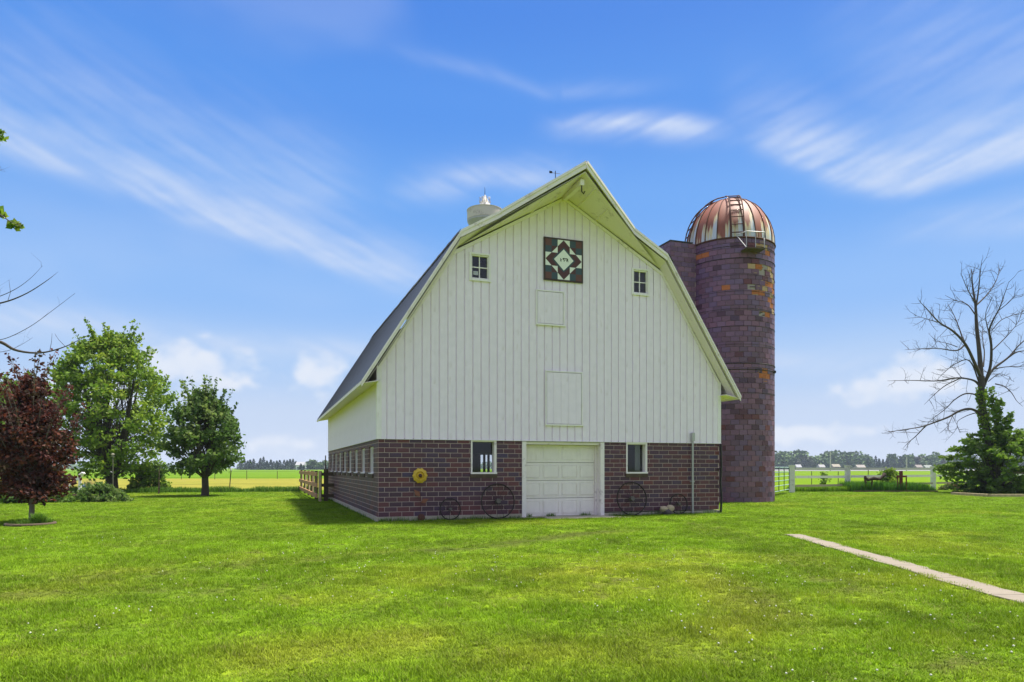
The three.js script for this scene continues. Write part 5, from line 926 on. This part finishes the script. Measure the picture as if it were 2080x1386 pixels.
// ---- branches reaching in from a tree that stands outside the frame on the left
{
  const D = 9, base = V(-9.2, 0, -9.3), { g, tips } = limbs('roadside_tree', D, [
    [[[-420, 1180], [-410, 900], [-380, 500], [-330, 200]], 0.2, 0.1], [[[-390, 600], [-200, 660], [-60, 690], [0, 695], [30, 711], [80, 717], [130, 705], [180, 680]], 0.06, 0.004], [[[-20, 692], [10, 688], [60, 664], [110, 628], [152, 596]], 0.009, 0.003], [[[-360, 560], [-150, 630], [0, 616], [50, 598], [95, 570], [118, 552]], 0.03, 0.002], [[[-150, 628], [-20, 608], [30, 588], [62, 565], [86, 540]], 0.012, 0.002], [[[-60, 715], [10, 714], [40, 702], [66, 686]], 0.008, 0.002], [[[-340, 420], [-150, 430], [-40, 424], [0, 437], [20, 450], [45, 462]], 0.03, 0.004], [[[-330, 300], [-120, 270], [-20, 262], [2, 280]], 0.03, 0.004], [[[-60, 390], [-10, 350], [4, 345]], 0.01, 0.002],
  ], 1.1, 411, M.deadBark, 'mostly bare twigs reaching in at the left edge of the sky', { base, spreadZ: 1.2, tl: 0.22, tr: 0.25, up: 0.3, thin: 0.6 });
  const r = rng(412), L = []; for (const [x, y, n, s] of [[30, 457, 26, 0.07], [4, 432, 14, 0.05], [0, 275, 16, 0.06], [-20, 285, 30, 0.1], [-60, 440, 40, 0.15], [-160, 380, 160, 0.4], [-300, 250, 500, 0.7], [-420, 400, 500, 0.8]]) for (let i = 0; i < n; i++) { const p = at(x, y, D).sub(base); L.push([p.x + gauss(r) * s * 1.2, p.y + gauss(r) * s, p.z + gauss(r) * s, 1]); }
  add('leaves', leafCloud(L, 0.085, green1.concat([[0.17, 0.2, 0.05]]), 413), leafMat, g);
}
// ---- far tree lines
{
  const broad = (seed, w, h, cols, n = 520) => { const r = rng(seed), L = [], lobes = Array.from({ length: 13 }, () => [gauss(r) * w * 0.42, h * (0.3 + 0.55 * r()), gauss(r) * w * 0.3, w * (0.16 + 0.14 * r()), r()]); for (let i = 0; i < n; i++) { const [x, y, z, R, t] = lobes[i % 13], d = V(gauss(r), gauss(r), gauss(r)).normalize().multiplyScalar(R * (0.75 + 0.35 * r())); L.push([x + d.x, Math.max(0.3, y + d.y), z + d.z, 1, clamp(0.6 * t + 0.4 * r(), 0, 0.999)]); } for (let i = 0; i < n * 0.35; i++) L.push([gauss(r) * w * 0.5, h * 0.32 * r(), gauss(r) * w * 0.3, 1, r() * 0.3]); return leafCloud(L, w * 0.16, cols, seed + 1); };
  const spire = (seed, w, h, cols, n = 420) => { const r = rng(seed), L = []; for (let i = 0; i < n; i++) { const t = Math.pow(r(), 0.8), a = r() * 6.283, R = w / 2 * (1 - t * 0.93) * (0.6 + 0.45 * r()) * (0.85 + 0.3 * Math.sin(t * 40 + seed)); L.push([Math.cos(a) * R, t * h, Math.sin(a) * R, 1 - 0.55 * t, r()]); } return leafCloud(L, w * 0.24, cols, seed + 1, { droop: 0.4 }); };
  const cB = [[0.06, 0.11, 0.03], [0.085, 0.145, 0.036], [0.11, 0.175, 0.045]], cY = [[0.09, 0.15, 0.04], [0.075, 0.135, 0.035]], cD = [[0.018, 0.042, 0.024], [0.024, 0.052, 0.028], [0.03, 0.06, 0.03]], cR = [[0.07, 0.07, 0.045], [0.06, 0.075, 0.04]];
  const ORD = ['first', 'second', 'third', 'fourth', 'fifth', 'sixth', 'seventh', 'eighth', 'ninth', 'tenth', 'eleventh', 'twelfth', 'thirteenth', 'fourteenth', 'fifteenth', 'sixteenth', 'seventeenth', 'eighteenth', 'nineteenth', 'twentieth', 'twenty-first', 'twenty-second', 'twenty-third', 'twenty-fourth', 'twenty-fifth'], seen = {};
  const trunkG = new Soup().tube([V(0, 0, 0), V(0, 4, 0)], [0.4, 0.25], 6).geo();
  const protos = [broad(501, 10, 12, cB), broad(502, 12, 11, cB), broad(503, 9, 13, cB), broad(504, 9, 9, cY), broad(505, 11, 8, cR), spire(506, 5, 11, cD), spire(507, 4.4, 13, cD), spire(508, 6, 9, cD)];
  const far = (kind, px, depth, topPy, wpx, name, label, grp) => {
    const g = group(name, scene, V((px - CX) / F * depth, 0, -depth)), h = EYE + (CY - topPy) / F * depth, ph = [12, 11, 13, 9, 8, 11, 13, 9][kind], pw = [10, 12, 9, 9, 11, 5, 4.4, 6][kind]; seen[grp] = (seen[grp] ?? 0) + 1; tag(g, label + ', ' + ORD[seen[grp] - 1] + ' from its left end', 'tree', grp);
    const t = add('trunk', trunkG, M.bark, g); t.scale.set(1, h / ph, 1); const c = add('crown', protos[kind], farLeafMat, g), w = wpx / F * depth / pw; c.scale.set(w, h / ph, w); g.rotation.y = px * 1.7;
  };
  // pines left of the barn
  const pines = [[488, 938], [496, 932], [503, 937], [508, 935], [515, 933], [522, 942], [529, 932], [535, 929], [542, 937], [550, 935], [556, 938], [562, 937], [568, 936], [577, 935], [583, 936], [589, 934], [595, 933], [601, 938]];
  pines.forEach(([x, y], i) => far(5 + i % 3, x, 560 + (i % 4) * 6, y - 1, [20, 17, 18][i % 3], 'pine_tree', 'dark pine of the far windbreak left of barn', 'pines of the far windbreak'));
  [[611, 942, 14], [617, 945, 12]].forEach(([x, y, w]) => far(7, x, 500, y, w, 'pine_tree', 'small dark pine before the far white house', 'small pines before the white house'));
  [[628, 937, 20], [638, 936, 22], [648, 940, 20], [660, 936, 26], [676, 937, 26]].forEach(([x, y, w], i) => far([2, 1, 0, 3, 1][i], x, 590, y, w, 'deciduous_tree', 'far round tree between white house and barn', 'far trees beside the barn wall'));
  // long line right of the silo
  const rt = [[1560, 926, 34, 0], [1578, 924, 34, 1], [1592, 919, 36, 0], [1607, 917, 34, 2], [1622, 919, 38, 1], [1640, 930, 28, 4], [1648, 928, 24, 0], [1660, 927, 26, 3], [1668, 922, 26, 2], [1682, 920, 30, 1], [1690, 919, 28, 0], [1703, 929, 20, 3], [1711, 928, 16, 5], [1718, 922, 30, 1], [1731, 920, 34, 0], [1742, 924, 26, 2], [1753, 928, 12, 6], [1762, 925, 20, 0], [1769, 927, 16, 2], [1779, 926, 16, 6], [1786, 932, 16, 7], [1794, 933, 14, 5], [1803, 930, 18, 5], [1812, 925, 22, 1], [1822, 929, 16, 7], [1830, 927, 18, 5], [1841, 926, 24, 1], [1852, 932, 20, 7], [1860, 930, 30, 4], [1874, 924, 28, 3], [1886, 928, 26, 0], [1897, 918, 26, 2], [1903, 930, 24, 4], [1916, 928, 34, 1], [1932, 927, 34, 0], [1950, 925, 36, 2], [1972, 927, 40, 1], [2030, 926, 44, 0], [2070, 925, 46, 2]];
  rt.forEach(([x, y, w, k], i) => far(k, x, 700 + (i % 5) * 9, y, w * 1.15, k > 4 ? 'pine_tree' : 'deciduous_tree', k > 4 ? 'dark conifer of the tree line beyond silo' : k === 3 ? 'yellow-green tree of the tree line beyond silo' : k === 4 ? 'brownish tree of the tree line beyond silo' : 'round green tree of the tree line beyond silo', k > 4 ? 'far conifers right of the silo' : k === 3 ? 'far yellow-green trees' : k === 4 ? 'far brownish trees' : 'far green trees right of the silo'));
  // distant wood along the whole horizon
  const r = rng(520), L = []; for (let i = 0; i < 26000; i++) { const x = lerp(-1600, 1700, r()), h = 9 + 8 * fbm(x * 0.02, 3, 4); if (x > -560 && x < -250) continue; L.push([x, h * r() * (x < -560 ? 0.6 : 0.8), -1180 - 60 * r(), 1, r()]); }
  tag(add('far_wood', leafCloud(L, 4.2, cB, 521), farLeafMat), 'hazy low wood along the horizon', 'wood', null, 'stuff');
}
// ---- lawn grass, clover
{
  const path0 = gnd(1612, 1087), path1 = gnd(2080, 1220), pd = path1.clone().sub(path0); const pl = pd.length(); pd.normalize();
  const blocked = (x, z) => {
    const dx = x - barnPos.x, dz = z - barnPos.z, s = dx * uAx.x + dz * uAx.z, q = dx * zAx.x + dz * zAx.z; if (s > -0.06 && s < BW + 0.06 && q < 0.05 && q > -BL - 0.1) return true; if (s > 4.72 && s < 7.0 && q >= 0 && q < 0.72) return true;
    if (Math.hypot(x - 9.68, z + 31.2) < 1.95) return true;
    const a = (x - path0.x) * pd.x + (z - path0.z) * pd.z, b = -(x - path0.x) * pd.z + (z - path0.z) * pd.x; return a > -0.05 && a < pl + 7 && Math.abs(b) < 0.15 + 0.16 * (fbm(x * 4, z * 4, 3) - 0.5);
  };
  const tuft = (seed, n, h, w, bendy) => { const S = blades(n, seed, (r) => [gauss(r) * 0.035, gauss(r) * 0.035, 1], h * 0.5, h, w, [[1, 1, 1]], bendy); const g = S.geo(); return g; };
  const COUNT = 430000, r = rng(71), kinds = [tuft(81, 7, 0.055, 0.006, 1.0), tuft(82, 6, 0.045, 0.007, 1.4), tuft(83, 8, 0.035, 0.012, 1.5)], mats = kinds.map(() => []), cols = kinds.map(() => []);
  const m4 = new THREE.Matrix4(), q4 = new THREE.Quaternion(), up = V(0, 1, 0), e = 0.5;
  const t0 = Math.sqrt(3.6), t1 = Math.sqrt(46);
  for (let i = 0; i < COUNT; i++) {
    const depth = Math.pow(lerp(t0, t1, r()), 2), x = (r() - 0.5) * (1.62 * depth + 2.5), z = -depth; const h = r(), pick = r(), rot = r() * 6.283;
    if (blocked(x, z) || Math.abs(x) > 33.5) continue;
    const t = turf(x, z); if (h < t.bare * 0.9) continue;
    const k = pick < 0.45 ? 0 : pick < 0.8 ? 1 : 2, sc = (0.75 + 0.6 * r()) * (1 + depth * 0.028), hy = (0.55 + 0.95 * vnoise(x * 2.6, z * 2.6)) * (1 - 0.4 * t.bare), v = 0.8 + 0.55 * r();
    q4.setFromAxisAngle(up, rot); m4.compose(V(x, 0, z), q4, V(sc, Math.min(1.5, sc) * hy, sc)); mats[k].push(m4.clone()); const dry = r() < 0.06 + 0.08 * t.bare ? 1 : 0, w = t.bare * 0.75; t.r = lerp(t.r, 0.062, w); t.g = lerp(t.g, 0.064, w); t.b = lerp(t.b, 0.018, w);
    cols[k].push(lerp(t.r * 1.12 * v, 0.26, dry * 0.7), lerp(t.g * 1.12 * v, 0.25, dry * 0.7), lerp(t.b * 1.12 * v, 0.07, dry * 0.7));
  }
  const gm = new THREE.MeshPhysicalMaterial({ roughness: 0.9, specularIntensity: 0.2, transmission: 0.4, thickness: 0, side: THREE.DoubleSide });
  kinds.forEach((g, k) => { g.deleteAttribute('color'); const im = new THREE.InstancedMesh(g, gm, mats[k].length), c = new THREE.Color(); mats[k].forEach((m, i) => { im.setMatrixAt(i, m); im.setColorAt(i, c.setRGB(cols[k][i * 3], cols[k][i * 3 + 1], cols[k][i * 3 + 2])); }); im.name = numbered('lawn_grass'); im.castShadow = im.receiveShadow = true; scene.add(im); tag(im, ['upright mown grass blades covering the lawn', 'bent mown grass blades covering the lawn', 'broad short leaves among the lawn grass'][k], 'grass', null, 'stuff'); });
  // clover heads
  const cg = new THREE.IcosahedronGeometry(0.0065, 1), cl = []; for (let i = 0; i < 700; i++) { const depth = Math.pow(lerp(2, 3.8, r()), 2), x = (r() - 0.5) * 1.55 * depth, z = -depth; if (blocked(x, z) || fbm(x * 0.5 + 20, z * 0.5, 3) < 0.5) continue; cl.push(m4.compose(V(x, 0.045 + 0.02 * r(), z), q4.identity(), V(1, 0.9, 1).multiplyScalar(0.8 + 0.6 * r())).clone()); }
  const ci = new THREE.InstancedMesh(cg, std([0.5, 0.5, 0.42], 0.9), cl.length); cl.forEach((m, i) => ci.setMatrixAt(i, m)); ci.name = 'clover_flowers'; ci.castShadow = ci.receiveShadow = true; scene.add(ci); tag(ci, 'tiny white clover heads scattered through the lawn', 'clover', null, 'stuff');
}
scene.fog = new THREE.FogExp2(new THREE.Color().setRGB(0.62, 0.72, 0.88), 0.0002);
renderer.render(scene, camera);
